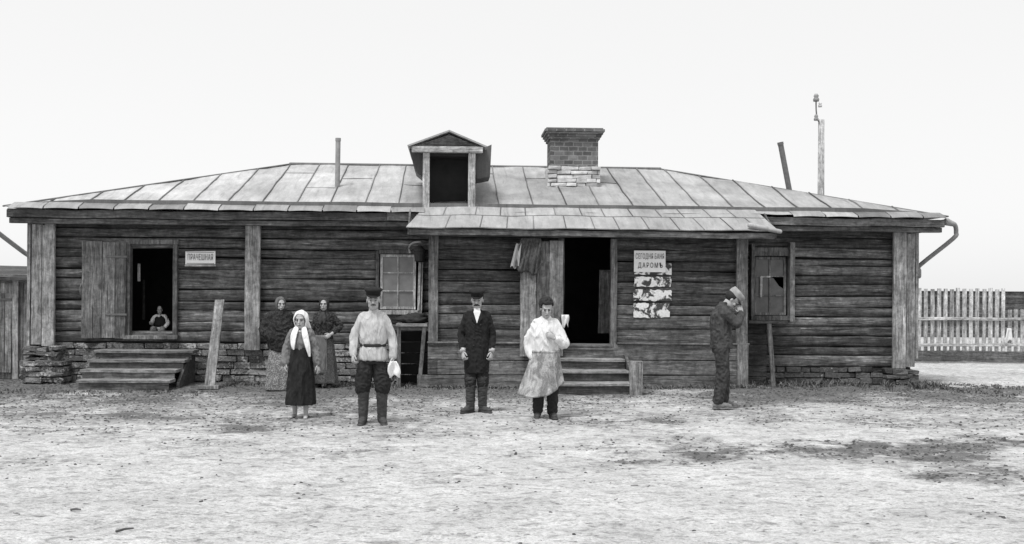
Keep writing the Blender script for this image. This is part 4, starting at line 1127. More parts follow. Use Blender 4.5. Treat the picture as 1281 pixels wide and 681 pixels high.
def hand(mb, wrist, d, side, back, k=1.0, curl=.5, spread=.1):
    """palm and five fingers. d: pointing direction, side: towards the thumb, back: back of the hand"""
    d = d.normalized(); side = (side - d * side.dot(d)).normalized(); back = d.cross(side) * (1 if d.cross(side).dot(back) > 0 else -1)
    L = .085 * k
    mb.tube([wrist - d * .015, wrist + d * L * .35, wrist + d * L * .75, wrist + d * L], [.026 * k, .037 * k, .042 * k, .038 * k], 12, flat=.42, flat_dir=side)
    for i, (off, ln, r) in enumerate(((.031, .072, .0088), (.0105, .08, .0092), (-.0105, .074, .0088), (-.031, .058, .0078))):
        p = wrist + d * L * .92 + side * off * k; dd = (d + side * off * spread * 8).normalized(); pts = [p - dd * .02]; a = 0
        for seg_, f in enumerate((.45, .32, .25)):
            a += curl * (.5, .9, .7)[seg_]
            pts.append(pts[-1] + (dd * math.cos(a) - back * math.sin(a)) * ln * k * f + (dd * .02 if seg_ == 0 else V((0, 0, 0))))
        mb.tube(pts, [r * k, r * k, r * .92 * k, r * .8 * k], 8, smooth=2)
    p = wrist + d * L * .28 + side * .028 * k
    t1 = (d * .6 + side * .75 - back * .25).normalized(); t2 = (d * .9 + side * .25 - back * .35).normalized()
    mb.tube([p - t1 * .01, p + t1 * .032 * k, p + t1 * .032 * k + t2 * .026 * k, p + t1 * .032 * k + t2 * .048 * k], [.0125 * k, .0108 * k, .0095 * k, .008 * k], 8, smooth=2)

class Person:
    def __init__(s, label, foot, rz, h, J, head_yaw=0, head_pitch=0, group=None, name='person'):
        s.root = empty(name, (foot.x, foot.y, max(0, foot.z)), label, 'person', group, rz)
        s.k = h / 1.70; s.J = {a: V(b) for a, b in J.items()}
        for a in s.J:
            if a[:2] in ('sh', 'el', 'wr'): s.J[a].x *= .87
        s.J['head'].z += .012 * s.k; s.yaw, s.pitch = head_yaw, head_pitch
        s.HM = Matrix.Rotation(head_yaw, 3, 'Z') @ Matrix.Rotation(head_pitch, 3, 'X')
    def hp(s, p):       # head space (metres for a 1.7 m adult) to person space
        return s.J['head'] + s.HM @ (V(p) * s.hk)
    def body(s, torso, hands=('L', 'R'), hk=1.0, curl=.5, legs=True, feet=False, arms=True, hand_side=None, mouth=True, girth=1.0, skip_hand=()):
        J, k = s.J, s.k; s.hk = hk * k * 1.11; m = MB()
        E = lambda c, r: m.ball(s.hp(c), tuple(q * s.hk for q in r), rot=s.HM, seg=20, rings=14)
        E((0, .012, .032), (.074, .094, .088)); E((0, -.02, -.045), (.058, .066, .07)); E((0, -.052, -.088), (.03, .03, .024)); E((0, -.074, .024), (.052, .018, .012))
        for sx in (-1, 1):
            E((sx * .035, -.058, -.022), (.024, .022, .024)); E((sx * .0725, .010, -.012), (.008, .015, .027)); E((sx * .039, -.02, -.068), (.018, .04, .025))
        m.tube([s.hp((0, -.084, .012)), s.hp((0, -.104, -.018)), s.hp((0, -.110, -.030))], [.009 * s.hk, .0125 * s.hk, .0145 * s.hk], 10)
        E((0, -.084, -.058), (.024, .012, .009)); E((0, -.082, -.071), (.021, .012, .009))
        m.tube([J['neck'] - V((0, 0, .05)) * k, J['neck'] + (J['head'] - J['neck']) * .35, s.hp((0, .012, -.05))], [.062 * k * girth, .054 * k * girth, .052 * k * girth], 16)
        m.loft([(c[0], c[1], c[2], c[3] * girth * .9, c[4] * girth * .93) for c in torso], 24)
        if arms:
            for q in 'LR':
                m.tube([J['sh' + q], J['el' + q], J['wr' + q]], [.05 * k, .042 * k, .027 * k], 14, smooth=5)
        if legs:
            for q in 'LR':
                m.tube([J['hip' + q], J['kn' + q], J['kn' + q].lerp(J['an' + q], .35), J['an' + q]], [.082 * k, .054 * k, .052 * k, .034 * k], 14, smooth=5)
                if feet:
                    A = J['an' + q]; T = J['toe' + q]; m.tube([A + V((0, .02, -.03)) * k, A.lerp(T, .5) + V((0, 0, -.006)) * k, T], [.036 * k, .034 * k, .028 * k], 12, smooth=3, flat=.75, flat_dir=V((1, 0, 0)))
                    d = (T - A); d.z = 0; d.normalize(); sd = V((-d.y, d.x, 0))
                    for i in range(5): m.ball(T + sd * (i - 2) * .014 * k + d * (.022 - abs(i - 1.5) * .004) * k, (.009 * k, .012 * k, .009 * k), seg=8, rings=6)
        me = remesh(m, .0062 if hk < 1.4 else .007, 3, fac=.4)
        # features and hands joined in the same mesh
        f = MB()
        f.cm = 1
        for sx in (-1, 1):
            f.ball(s.hp((sx * .031, -.0785, .000)), tuple(q * s.hk for q in (.0115, .0085, .0048)), rot=s.HM, seg=10, rings=7)
        f.cm = 2
        for sx in (-1, 1): f.tube([s.hp((sx * .014, -.0895, .019)), s.hp((sx * .034, -.088, .0245)), s.hp((sx * .052, -.074, .018))], [.0026 * s.hk, .0034 * s.hk, .002 * s.hk], 6)
        if mouth: f.tube([s.hp((-.022, -.088, -.064)), s.hp((0, -.0955, -.0635)), s.hp((.022, -.088, -.064))], [.002 * s.hk, .0034 * s.hk, .002 * s.hk], 6)
        f.cm = 0
        for q in hands:
            if q in skip_hand: continue
            d = (J['wr' + q] - J['el' + q]).normalized()
            if 'hd' + q in J: d = J['hd' + q].normalized()
            sd = J.get('th' + q, V((0, -1, 0))); bk = J.get('bk' + q, V((-1 if q == 'L' else 1, 0, 0)))
            hand(f, J['wr' + q], d, sd, bk, k * 1.0, curl)
        fm = f.mesh('f', [M['skin'], M['eye'], M['hair']])
        bm = bmesh.new(); bm.from_mesh(me)
        for fc_ in bm.faces: fc_.material_index = 0
        bm.from_mesh(fm); bm.to_mesh(me); bm.free(); bpy.data.meshes.remove(fm)
        o = addmesh('body', me, [M['skin'], M['eye'], M['hair']], s.root); s.bodyo = o
        return o
    def cloth(s, name, fn, mat, voxel=.009, smooth_it=4, wr=.006, ws=9, wdir=(1, 1, 1), parent=None):
        m = MB(); fn(m); me = remesh(m, voxel, smooth_it, wr, ws, random.uniform(0, 30), wdir)
        return addmesh(name, me, mat, parent or s.root)
    def raw(s, name, fn, mat, parent=None, smooth=True):
        m = MB(); fn(m); return m.build(name, mat, parent or s.root, smooth=smooth, local=True)
    def sleeve(s, m, q, r0=.068, r1=.058, r2=.045, ext=.0, puff=0.0):
        J, k = s.J, s.k; r0 *= .9; r1 *= .9; r2 *= .92; sh, el, wr = J['sh' + q], J['el' + q], J['wr' + q]; d = (wr - el).normalized()
        inn = V((sh.x * .42, sh.y + .003, sh.z + .022 * k))
        m.tube([inn, sh.lerp(inn, .35), sh + V((0, 0, -.012 * k)), sh.lerp(el, .5), el, el.lerp(wr, .55), wr + d * ext], [r0 * .72 * k, r0 * .86 * k, r0 * .98 * k, (r0 * .5 + r1 * .5 + puff) * k, (r1 + puff) * k, (r1 * .45 + r2 * .55 + puff) * k, r2 * k], 16, smooth=4)
    def boots(s, shaft, r=.06, felt=False, toe=None):
        for q in 'LR':
            def fn(m, q=q):
                k = s.k; A = s.J['an' + q]; T = s.J['toe' + q]; top = A + (s.J['kn' + q] - A).normalized() * shaft
                if shaft > .12: m.tube([A + V((0, 0, -.02)), A.lerp(top, .5), top], [r * .82 * k, r * .95 * k, r * 1.12 * k], 16, smooth=4)
                else: m.tube([A + V((0, 0, -.03)), top], [r * .8 * k, r * .85 * k], 14)
                d = T - A; d.z = 0; d.normalize()
                m.tube([A - d * .035 * k + V((0, 0, -A.z + .045 * k)), A.lerp(T, .45) + V((0, 0, -A.lerp(T, .45).z + .052 * k)), T + V((0, 0, -T.z + .036 * k))], [.044 * k, .047 * k, .036 * k], 14, smooth=4, flat=.85, flat_dir=V((-d.y, d.x, 0)))
                sd = V((-d.y, d.x, 0)); P_ = []
                for (l_, w_) in ((-.075, .02), (-.06, .036), (0, .037), (.1, .046), (.16, .045), (.215, .022)): P_.append((l_ * k, w_ * k))
                poly = [A - V((0, 0, A.z)) + d * l_ + sd * w_ for l_, w_ in P_] + [A - V((0, 0, A.z)) + d * l_ - sd * w_ for l_, w_ in reversed(P_)]
                m.prism(poly, (0, 0, .016), .3)
            yield q, fn
    def cap(s, mat, visor=True, tilt=0.0, soft=False, light=None):
        hk = s.hk; X = Matrix.Translation(s.J['head']) @ (s.HM @ Matrix.Rotation(tilt, 3, 'X')).to_4x4() @ Matrix.Scale(hk, 4)
        def fn(m):
            m.loft([(0, .012, .052, .080, .100), (0, .012, .058, .083, .103), (0, .012, .085, .084, .104), (0, .008, .095, .088, .108), (0, .004, .110, .103 if not soft else .09, .122 if not soft else .108), (0, .004, .124, .104 if not soft else .088, .122 if not soft else .104), (0, .006, .137, .085, .1), (0, .008, .143, .04, .05)], 28)
            m.xform(X)
        o = s.raw('cap', fn, mat)
        if visor:
            def vf(m):
                n = 14; vs = []; 
                for z_, g in ((0, 0), (.006, 0)):
                    for i in range(n + 1):
                        a = PI * (.12 + .76 * i / n); vs.append((.083 * math.cos(a) * 1.0, .012 - .098 * math.sin(a), .062 + z_))
                    for i in range(n + 1):
                        a = PI * (.12 + .76 * i / n); l = math.sin(PI * i / n) ** .6; vs.append((.083 * math.cos(a) * (1 + .02 * l), .012 - (.098 + .052 * l) * math.sin(a), .060 + z_ - .022 * l))
                q = n + 1; fs = []
                for b_ in (0, 2 * q):
                    for i in range(n): fs.append((b_ + i, b_ + i + 1, b_ + q + i + 1, b_ + q + i))
                for i in range(n): fs += [(q + i, q + i + 1, 3 * q + i + 1, 3 * q + i), (i, i + 1, 2 * q + i + 1, 2 * q + i)]
                fs += [(0, q, 3 * q, 2 * q), (n, q + n, 3 * q + n, 2 * q + n)]
                m.add(vs, fs, .2); m.xform(X)
            s.raw('visor', vf, M['hatdark'] if light is None else light, parent=o)
        return o
    def kerchief(s, mat, open_=52, tails=None, drop=0.0, r=1.0):
        hk = s.hk; X = Matrix.Translation(s.J['head']) @ (s.HM @ Matrix.Rotation(R(9), 3, 'X')).to_4x4() @ Matrix.Scale(hk, 4)
        def fn(m):
            segs, n = 36, 16; amax = R(180 - open_); vs = []
            def rr(a, ph, e):
                # axis along +y (back); a=0 back pole, towards the face at -y
                d_ = V((math.sin(a) * math.cos(ph), math.cos(a), math.sin(a) * math.sin(ph)))
                p = V((d_.x * .093 * r, d_.y * .118, d_.z * (.122 if d_.z > 0 else .14 + drop)))
                p *= 1 + e + .02 * math.sin(ph * 7 + a * 3) * math.sin(a)
                return p + V((0, .012, .0))
            rows = [(amax * i / n, 0) for i in range(1, n + 1)] + [(amax + .03, -.05), (amax - .02, -.12)] + [(amax * i / n, -.12) for i in range(n - 1, 0, -1)]
            for (a, e) in rows:
                for q in range(segs): vs.append(rr(a, 2 * PI * q / segs, e))
            fs = []
            for i in range(len(rows) - 1):
                for q in range(segs):
                    q2 = (q + 1) % segs; fs.append((i * segs + q, i * segs + q2, (i + 1) * segs + q2, (i + 1) * segs + q))
            fs.append(tuple(range(segs))); fs.append(tuple((len(rows) - 1) * segs + q for q in range(segs)))
            m.add(vs, fs, .5)
            m.ball((0, -.07, -.135), (.03, .022, .022)); m.xform(X)
            if tails:
                for t_ in tails:
                    m.tube([V(p) for p in t_[0]], t_[1], 12, smooth=4, flat=.26, flat_dir=V((1, 0, 0)))
        return s.raw('kerchief', fn, mat)
def stand(k, **o):
    J = dict(head=(0, -.015, 1.575), neck=(0, .01, 1.44), shL=(-.152, .01, 1.375), shR=(.152, .01, 1.375), elL=(-.235, .04, 1.10), elR=(.235, .04, 1.10),
             wrL=(-.245, -.03, .86), wrR=(.245, -.03, .86), hipL=(-.085, 0, .90), hipR=(.085, 0, .90), knL=(-.10, -.02, .49), knR=(.10, -.02, .49),
             anL=(-.105, .03, .08), anR=(.105, .03, .08), toeL=(-.13, -.13, .035), toeR=(.13, -.13, .035))
    J = {a: tuple(c * k for c in b) for a, b in J.items()}
    J.update(o); return J
TOR = [(0, 0, .84, .15, .10), (0, 0, .92, .16, .112), (0, 0, 1.05, .142, .10), (0, 0, 1.2, .155, .108), (0, .005, 1.32, .172, .108), (0, .01, 1.385, .115, .07), (0, .012, 1.43, .06, .055)]
def tor(k): return [tuple(c * k for c in r) for r in TOR]
def garment(m, rows, k=1.0, seg=30, folds=None): m.loft([(r[0], r[1], r[2], r[3] * (.89 if len(r) == 5 else .94), r[4] * .93) + tuple(r[5:]) for r in rows], seg, folds=folds)

M['hatdark'] = fabric('dark_cap', .02, .2, 20, .3)
M['shirtl'] = fabric('grey_linen_shirt', .44, .12, 10, .7)
M['shirtw'] = fabric('white_shirt', .66, .08, 10, .7)
M['trou'] = fabric('dark_trousers', .028, .3, 12, .6)
M['trou2'] = fabric('worn_trousers', .05, .4, 12, .6)
M['jack'] = fabric('black_jacket', .02, .3, 12, .6)
M['jack2'] = fabric('work_jacket', .06, .4, 12, .7)
M['boot'] = plain('boot_leather', .05, .6, .5, 14, .5, .01, .3)
M['shoe'] = plain('dusty_shoe', .17, .85, .4, 18, .5, .01)
M['belt'] = plain('belt_leather', .025, .6, .2, 10, .2, .004)
M['shawl'] = printed('dark_checked_shawl', .045, .018, 55, .5)
M['kerg'] = fabric('grey_kerchief', .12, .3, 18, .6)
M['kerd'] = fabric('dark_kerchief', .05, .3, 18, .6)
M['kerw'] = fabric('white_kerchief', .74, .07, 14, .6)
M['skirtp'] = printed('mottled_skirt', .30, .13, 48, .52)
M['skirtg'] = printed('grey_skirt', .12, .06, 60, .5)
M['skirtd'] = fabric('dark_skirt', .022, .35, 12, .7)
M['blouse'] = fabric('grey_blouse', .17, .25, 14, .7)
M['blouse2'] = printed('dark_patterned_jacket', .065, .025, 40, .5)
def apronmat():
    m, nt, b = newmat('stained_apron')
    n = noise_(nt, coords(nt, (1, 1, .6)), 9, 7, .72, .8); n2 = noise_(nt, coords(nt), 60, 3, .6); f = noise_(nt, coords(nt, (9, 9, 2)), 1.6, 4, .55, .6)
    nt.links.new(math_(nt, 'MULTIPLY', ramp_(nt, n, .42, .58, .20, .44), ramp_(nt, n2, .3, .7, .8, 1.2)), b.inputs['Base Color']); b.inputs['Roughness'].default_value = .95
    bump_(nt, b, f, .7, .06); return m
M['apron'] = apronmat()
M['apron2'] = fabric('plain_apron', .13, .3, 12, .6)
M['capl'] = fabric('pale_cap', .30, .2, 20, .4)

# 1 man in belted light shirt -------------------------------------------------
f = gat(466, 531); k = 1.70 / 1.70
p = Person('man in belted pale shirt and peaked cap with hands at his sides', f, R(3), 1.70,
           stand(k, anL=(-.12, .03, .08), anR=(.12, .03, .08), toeL=(-.145, -.13, .035), toeR=(.15, -.13, .035), knL=(-.115, -.02, .49), knR=(.115, -.02, .49), elL=(-.275, .03, 1.12), wrL=(-.285, -.06, .90), elR=(.28, .03, 1.10), wrR=(.29, -.04, .86), thL=(.3, -1, 0), thR=(-.2, -1, 0)), head_yaw=0, head_pitch=R(2))
p.body(tor(k), curl=.9)
p.cloth('shirt', lambda m: (garment(m, [(0, 0, .82, .185, .152, 1, .06), (0, 0, .86, .19, .155, 1, .06), (0, 0, .95, .178, .143, 1, .05), (0, 0, .995, .161, .128, 1, .02), (0, 0, 1.02, .161, .128, 1, .02), (0, 0, 1.07, .178, .143, 1, .055), (0, 0, 1.2, .174, .138, 1, .035), (0, .005, 1.31, .178, .126), (0, .01, 1.385, .135, .095), (0, .012, 1.425, .09, .075), (0, .012, 1.46, .062, .062)], seg=80, folds=((7, .6, .4), (13, .5, 1.1), (19, .3, 2.2))), p.sleeve(m, 'L', .064, .06, .046, .0, .004), p.sleeve(m, 'R', .064, .06, .046, .0, .004)), M['shirtl'], wr=.010, ws=4.5, wdir=(1.3, 1.3, .35))
p.raw('belt', lambda m: m.loft([(0, 0, .99, .156, .124), (0, 0, .992, .165, .132), (0, 0, 1.03, .165, .132), (0, 0, 1.032, .156, .124)], 36), M['belt'])
def tr1(m):
    m.loft([(0, .005, .78, .148, .118), (0, .005, .88, .142, .112), (0, 0, .97, .13, .10)], 28)
    for q, s_ in (('L', -1), ('R', 1)): m.tube([(s_ * .078, .005, .85), (s_ * .105, -.01, .66), (s_ * .125, -.02, .52), (s_ * .125, -.0, .44), (s_ * .122, .01, .40)], [.072, .104, .102, .092, .07], 18, smooth=4)
p.cloth('trousers', tr1, M['trou'], wr=.01, ws=8)
for q, fn in p.boots(.36, .068): p.cloth('boot', fn, M['boot'], .008, 2, .005, 16, (1, 1, 1.6))
p.cap(M['hatdark'], tilt=R(4)); 
p.raw('hair', lambda m: (m.ball(p.hp((0, .03, .035)), (.081 * p.hk, .085 * p.hk, .075 * p.hk), seg=20, rings=12)), M['hairg'])
p.raw('moustache', lambda m: m.tube([p.hp((-.03, -.083, -.056)), p.hp((0, -.1, -.047)), p.hp((.03, -.083, -.056))], [.005, .009, .005], 8), M['hairg'])
# white cloth in his hand
m = MB(); w0 = f + Matrix.Rotation(R(3), 3, 'Z') @ p.J['wrR'] + V((.0, -.055, -.02))
def wc(u, v):
    wd = .07 + .09 * math.sin(min(1, v * 1.15) * PI * .8) ** 1.0
    return V((w0.x + .01 + (u - .5) * wd + .02 * v, w0.y - .02 - .025 * math.sin(u * 7 + v * 3) , w0.z - .03 - v * .19 - .02 * math.cos(u * PI * 2) * v))
m.sheet(wc, 12, 12, .014); tag(m.build('rolled_cloth', M['white'], smooth=True), 'crumpled white cloth held by the man in the belted shirt', 'cloth')

# 2 man in long dark jacket ------------------------------------------------------
f = gat(596, 516.5); k = 1.0
p = Person('man in long black jacket with white collar, dark cap and boots, by the porch wall', f, R(-2), 1.70,
           stand(k, anL=(-.085, .03, .08), anR=(.085, .03, .08), toeL=(-.19, -.12, .035), toeR=(.19, -.12, .035), knL=(-.085, -.015, .49), knR=(.085, -.015, .49), elL=(-.255, .05, 1.10), wrL=(-.225, -.09, .86), elR=(.25, .05, 1.10), wrR=(.235, -.05, .86), thL=(.5, -1, 0), thR=(-.5, -1, 0)), head_pitch=R(6), head_yaw=R(-4))
p.body(tor(k), curl=1.0)
jo = p.cloth('jacket', lambda m: (garment(m, [(0, 0, .56, .19, .145), (0, 0, .62, .196, .15), (0, 0, .80, .198, .15), (0, 0, .95, .192, .142), (0, 0, 1.08, .178, .132), (0, 0, 1.2, .182, .134), (0, .005, 1.32, .178, .125), (0, .01, 1.39, .14, .095), (0, .012, 1.43, .09, .075), (0, .012, 1.46, .066, .066)]), p.sleeve(m, 'L', .067, .06, .047, -.03), p.sleeve(m, 'R', .067, .06, .047, -.03)), M['jack'], wr=.007, ws=8, wdir=(1, 1, .7))
p.raw('shirt_front', lambda m: m.prism([(-.05, -.118, 1.42), (.0, -.136, 1.26), (.05, -.118, 1.42), (.04, -.085, 1.475), (0, -.075, 1.48), (-.04, -.085, 1.475)], (0, .03, 0), .5), M['white'], smooth=False)
for s_ in (-1, 1):
    p.raw('lapel', lambda m: m.prism([(s_ * .012, -.142, 1.25), (s_ * .08, -.132, 1.34), (s_ * .07, -.115, 1.41), (s_ * .052, -.105, 1.455), (s_ * .04, -.115, 1.43)], (0, .02, 0), .4), M['jack'], parent=jo, smooth=False)
p.raw('button', lambda m: [m.ball((sx, -.136, z), (.011, .008, .011), seg=8, rings=6) for z in (.95, 1.05, 1.15, 1.24) for sx in (-.04, .05)], M['belt'], parent=jo)
for q in 'LR':
    p.raw('cuff', lambda m: m.tube([p.J['wr' + q] - (p.J['wr' + q] - p.J['el' + q]).normalized() * .045, p.J['wr' + q] + (p.J['wr' + q] - p.J['el' + q]).normalized() * .005], [.047, .042], 14, round_caps=False), M['shirtl'])
def tr2(m):
    for s_ in (-1, 1): m.tube([(s_ * .08, 0, .85), (s_ * .085, -.01, .6), (s_ * .088, 0, .40)], [.10, .085, .078], 16, smooth=4)
p.cloth('trousers', tr2, M['trou'], wr=.008, ws=9)
for q, fn in p.boots(.42, .07): p.cloth('boot', fn, M['boot'], .008, 3, .007, 9, (.5, .5, 2.6))
p.cap(M['hatdark'], tilt=R(6)); p.raw('hair', lambda m: m.ball(p.hp((0, .03, .035)), (.081 * p.hk, .085 * p.hk, .08 * p.hk), seg=20, rings=12), M['hair'])
p.raw('moustache', lambda m: m.tube([p.hp((-.036, -.08, -.062)), p.hp((-.015, -.1, -.05)), p.hp((.015, -.1, -.05)), p.hp((.036, -.08, -.062))], [.006, .011, .011, .006], 8), M['hair'])

# 3 youth with apron -----------------------------------------------------------
f = gat(682, 523.5); k = .94
p = Person('bareheaded young man in white shirt and stained apron, hand on his chest', f, R(0), 1.60,
           stand(k, head=(0, -.045, 1.475), elL=(-.265, .05, 1.02), wrL=(-.215, -.02, .80), elR=(.285, -.02, 1.00), wrR=(.12, -.185, 1.09), hdR=(-.85, -.15, .5), thR=(0, .2, 1), bkR=(0, -1, .1), thL=(.4, -1, 0)), head_pitch=R(20), head_yaw=R(3))
p.body(tor(k), curl=.7)
p.cloth('shirt', lambda m: (garment(m, [(0, 0, .84, .175, .14, 1, .02), (0, 0, .93, .185, .15, 1, .06), (0, 0, 1.0, .195, .158, 1, .06), (0, 0, 1.12, .192, .155, 1, .045), (0, .005, 1.24, .182, .135), (0, .01, 1.315, .135, .095), (0, .012, 1.35, .09, .072), (0, .012, 1.385, .062, .06)], seg=80, folds=((8, .6, .4), (13, .5, 1.7), (21, .3, 2.2))), p.sleeve(m, 'L', .068, .072, .046, -.02, .008), p.sleeve(m, 'R', .068, .07, .044, -.03, .008)), M['shirtw'], wr=.012, ws=4.5, wdir=(1.3, 1.3, .35))
def apr(u, v):
    a = R(-100) + R(195) * u; fl = v ** 1.1
    rx = .186 + .085 * fl + .06 * fl * (u < .5) * (1 - 2 * u); ry = .156 + .05 * fl
    g = 1 + fl * (.06 * math.sin(u * 21 + 1) + .035 * math.sin(u * 37))
    x, y = math.sin(a) * rx * g - .03 * fl, -math.cos(a) * ry * g
    ht = .56 + .04 * math.sin(u * 5) - (.13 * max(0, (u - .55)) / .45 if u > .55 else 0)
    if u > .62 and v > .3: y += .05 * (u - .62) * v * 4
    return V((x, y, .895 - v * ht))
p.raw('apron', lambda m: m.sheet(apr, 60, 30, .006), M['apron'])
p.raw('apron_string', lambda m: m.loft([(0, 0, .885, .184, .152), (0, 0, .887, .193, .162), (0, 0, .915, .193, .161), (0, 0, .917, .184, .152)], 36), M['apron'])
def tr3(m):
    m.loft([(0, .005, .74, .14, .11), (0, .005, .85, .15, .115), (0, 0, .92, .14, .11)], 24)
    for s_ in (-1, 1): m.tube([(s_ * .08, 0, .80), (s_ * .092, -.015, .46), (s_ * .098, .02, .09)], [.09, .078, .068], 16, smooth=4)
p.cloth('trousers', tr3, M['trou'], wr=.008, ws=9)
for q, fn in p.boots(.06, .058): p.cloth('boot', fn, M['boot'], .008, 2, .004, 16)
def curls(m):
    r_ = random.Random(3)
    m.ball(p.hp((0, .03, .045)), (.079 * p.hk, .09 * p.hk, .078 * p.hk), seg=18, rings=12)
    for _ in range(150):
        a, e = r_.uniform(0, 6.28), r_.uniform(-.1, 1.5)
        d = V((math.cos(a) * math.cos(e), math.sin(a) * math.cos(e), math.sin(e)))
        if d.y < -.55 and d.z < .5: continue
        m.ball(p.hp((d.x * .083, .018 + d.y * .1, .04 + d.z * .09)), r_.uniform(.014, .024) * p.hk, seg=8, rings=6)
p.cloth('hair', curls, M['hair'], .007, 1, .003, 30)

# 4 man in profile, head bowed into his hands -----------------------------------
f = gat(902, 511); k = 1.06
p = Person('man in profile with pale cap and dark work jacket, head bowed into raised hands', f, R(84), 1.80,
           stand(k, head=(0, -.15, 1.60), neck=(0, -.03, 1.52), shL=(-.17, -.01, 1.45), shR=(.17, -.01, 1.45), elL=(-.20, -.20, 1.26), elR=(.20, -.20, 1.26), wrL=(-.04, -.285, 1.42), wrR=(.05, -.295, 1.41), hdL=(.25, .35, 1), hdR=(-.25, .35, 1), thL=(0, 1, .2), thR=(0, 1, .2), bkL=(-.5, -1, 0), bkR=(.5, -1, 0),
                 anL=(-.09, .06, .085), anR=(.10, -.05, .085), toeL=(-.11, -.12, .035), toeR=(.13, -.23, .035), knL=(-.09, .0, .52), knR=(.10, -.06, .52)), head_pitch=R(52), head_yaw=0)
TB = [(0, 0, .89, .16, .115), (0, 0, 1.0, .165, .118), (0, .02, 1.15, .152, .11), (0, .03, 1.30, .17, .12), (0, .015, 1.42, .17, .11), (0, 0, 1.48, .13, .085), (0, -.015, 1.53, .06, .055)]
p.body(TB, curl=.6)
jo = p.cloth('jacket', lambda m: (garment(m, [(0, .0, .90, .205, .175), (0, .0, .96, .205, .172), (0, .012, 1.1, .195, .158), (0, .03, 1.27, .20, .155), (0, .02, 1.40, .20, .145), (0, .0, 1.475, .15, .11), (0, -.02, 1.535, .082, .08), (0, -.035, 1.575, .076, .076)]), p.sleeve(m, 'L', .08, .07, .052, -.02), p.sleeve(m, 'R', .08, .07, .052, -.02)), M['jack2'], wr=.010, ws=7.5, wdir=(1, 1, .8))
p.raw('shirt_tail', lambda m: m.prism([(.05, -.158, 1.25), (.085, -.15, 1.22), (.10, -.162, .90), (.06, -.17, .88)], (0, .02, 0), .5), M['kerg'], smooth=False)
def tr4(m):
    m.loft([(0, .005, .83, .16, .125), (0, .005, .94, .168, .13), (0, .0, 1.02, .155, .12)], 24)
    m.tube([(-.085, .01, .90), (-.09, .0, .52), (-.09, .055, .12)], [.105, .088, .075], 16, smooth=4); m.tube([(.085, .0, .90), (.10, -.05, .52), (.10, -.05, .12)], [.105, .088, .075], 16, smooth=4)
p.cloth('trousers', tr4, M['trou2'], wr=.011, ws=8, wdir=(1, 1, .6))
for q in 'LR': p.raw('sock', lambda m: m.tube([p.J['an' + q] + V((0, 0, -.02)), p.J['an' + q] + V((0, 0, .06))], [.047, .048], 14), M['shirtl'])
for q, fn in p.boots(.02, .056): p.cloth('shoe', fn, M['shoe'], .008, 2, .005, 16)
p.cap(M['capl'], visor=True, soft=True, tilt=R(-2), light=M['kerg']); p.raw('hair', lambda m: m.ball(p.hp((0, .032, .03)), (.084 * p.hk, .088 * p.hk, .082 * p.hk), seg=20, rings=12), M['hair'])

# 5 girl with white kerchief ------------------------------------------------------
f = gat(376, 524); k = .835
p = Person('barefoot girl in white kerchief and long dark skirt', f, R(-4), 1.42,
           stand(k, head=(0, -.02, 1.305), neck=(0, .01, 1.19), shL=(-.125, .01, 1.15), shR=(.125, .01, 1.15), elL=(-.215, .02, .93), elR=(.20, .02, .93), wrL=(-.225, -.04, .74), wrR=(.265, -.03, .72), thL=(.3, -1, 0), thR=(-.3, -1, 0),
                 anL=(-.085, .05, .06), anR=(.075, -.03, .06), toeL=(-.12, -.07, .026), toeR=(.095, -.16, .026), knL=(-.085, 0, .40), knR=(.08, -.03, .40)), head_pitch=R(6), head_yaw=R(-3))
p.body([tuple(c * .82 for c in r) for r in TOR], feet=True, curl=.5, hk=1.12, girth=.9)
p.cloth('blouse', lambda m: (garment(m, [(0, 0, .88, .12, .09), (0, 0, .92, .135, .108), (0, 0, 1.0, .155, .12), (0, .005, 1.1, .15, .11), (0, .01, 1.155, .115, .08), (0, .012, 1.20, .055, .055)]), p.sleeve(m, 'L', .072, .075, .075, -.0, .01), p.sleeve(m, 'R', .07, .07, .06, -.01, .01)), M['blouse'], wr=.009, ws=9, wdir=(1, 1, .6))
FO = ((9, .5, .3), (14, .35, 1.2), (5, .4, 2.0))
p.cloth('skirt', lambda m: garment(m, [(.0, 0, .19, .205, .19, 1, .07), (0, 0, .22, .206, .19, 1, .075), (0, 0, .5, .185, .165, 1, .07), (0, 0, .75, .165, .14, 1, .05), (0, 0, .88, .145, .12, 1, .02), (0, 0, .93, .138, .112, 1, 0), (0, 0, .95, .13, .105)], seg=90, folds=FO), M['skirtd'], .008, 2, .004, 9, (1, 1, .3))
p.kerchief(M['kerw'], 54, tails=[([(-.05, -.075, 1.20), (-.075, -.125, 1.10), (-.078, -.14, .99), (-.07, -.14, .93)], [.036, .042, .030, .012]), ([(.05, -.075, 1.20), (.08, -.12, 1.10), (.115, -.135, .97), (.14, -.13, .84)], [.036, .042, .034, .014]), ([(0, .11, 1.24), (0, .135, 1.1), (0, .14, .95)], [.1, .13, .06])], r=1.05)

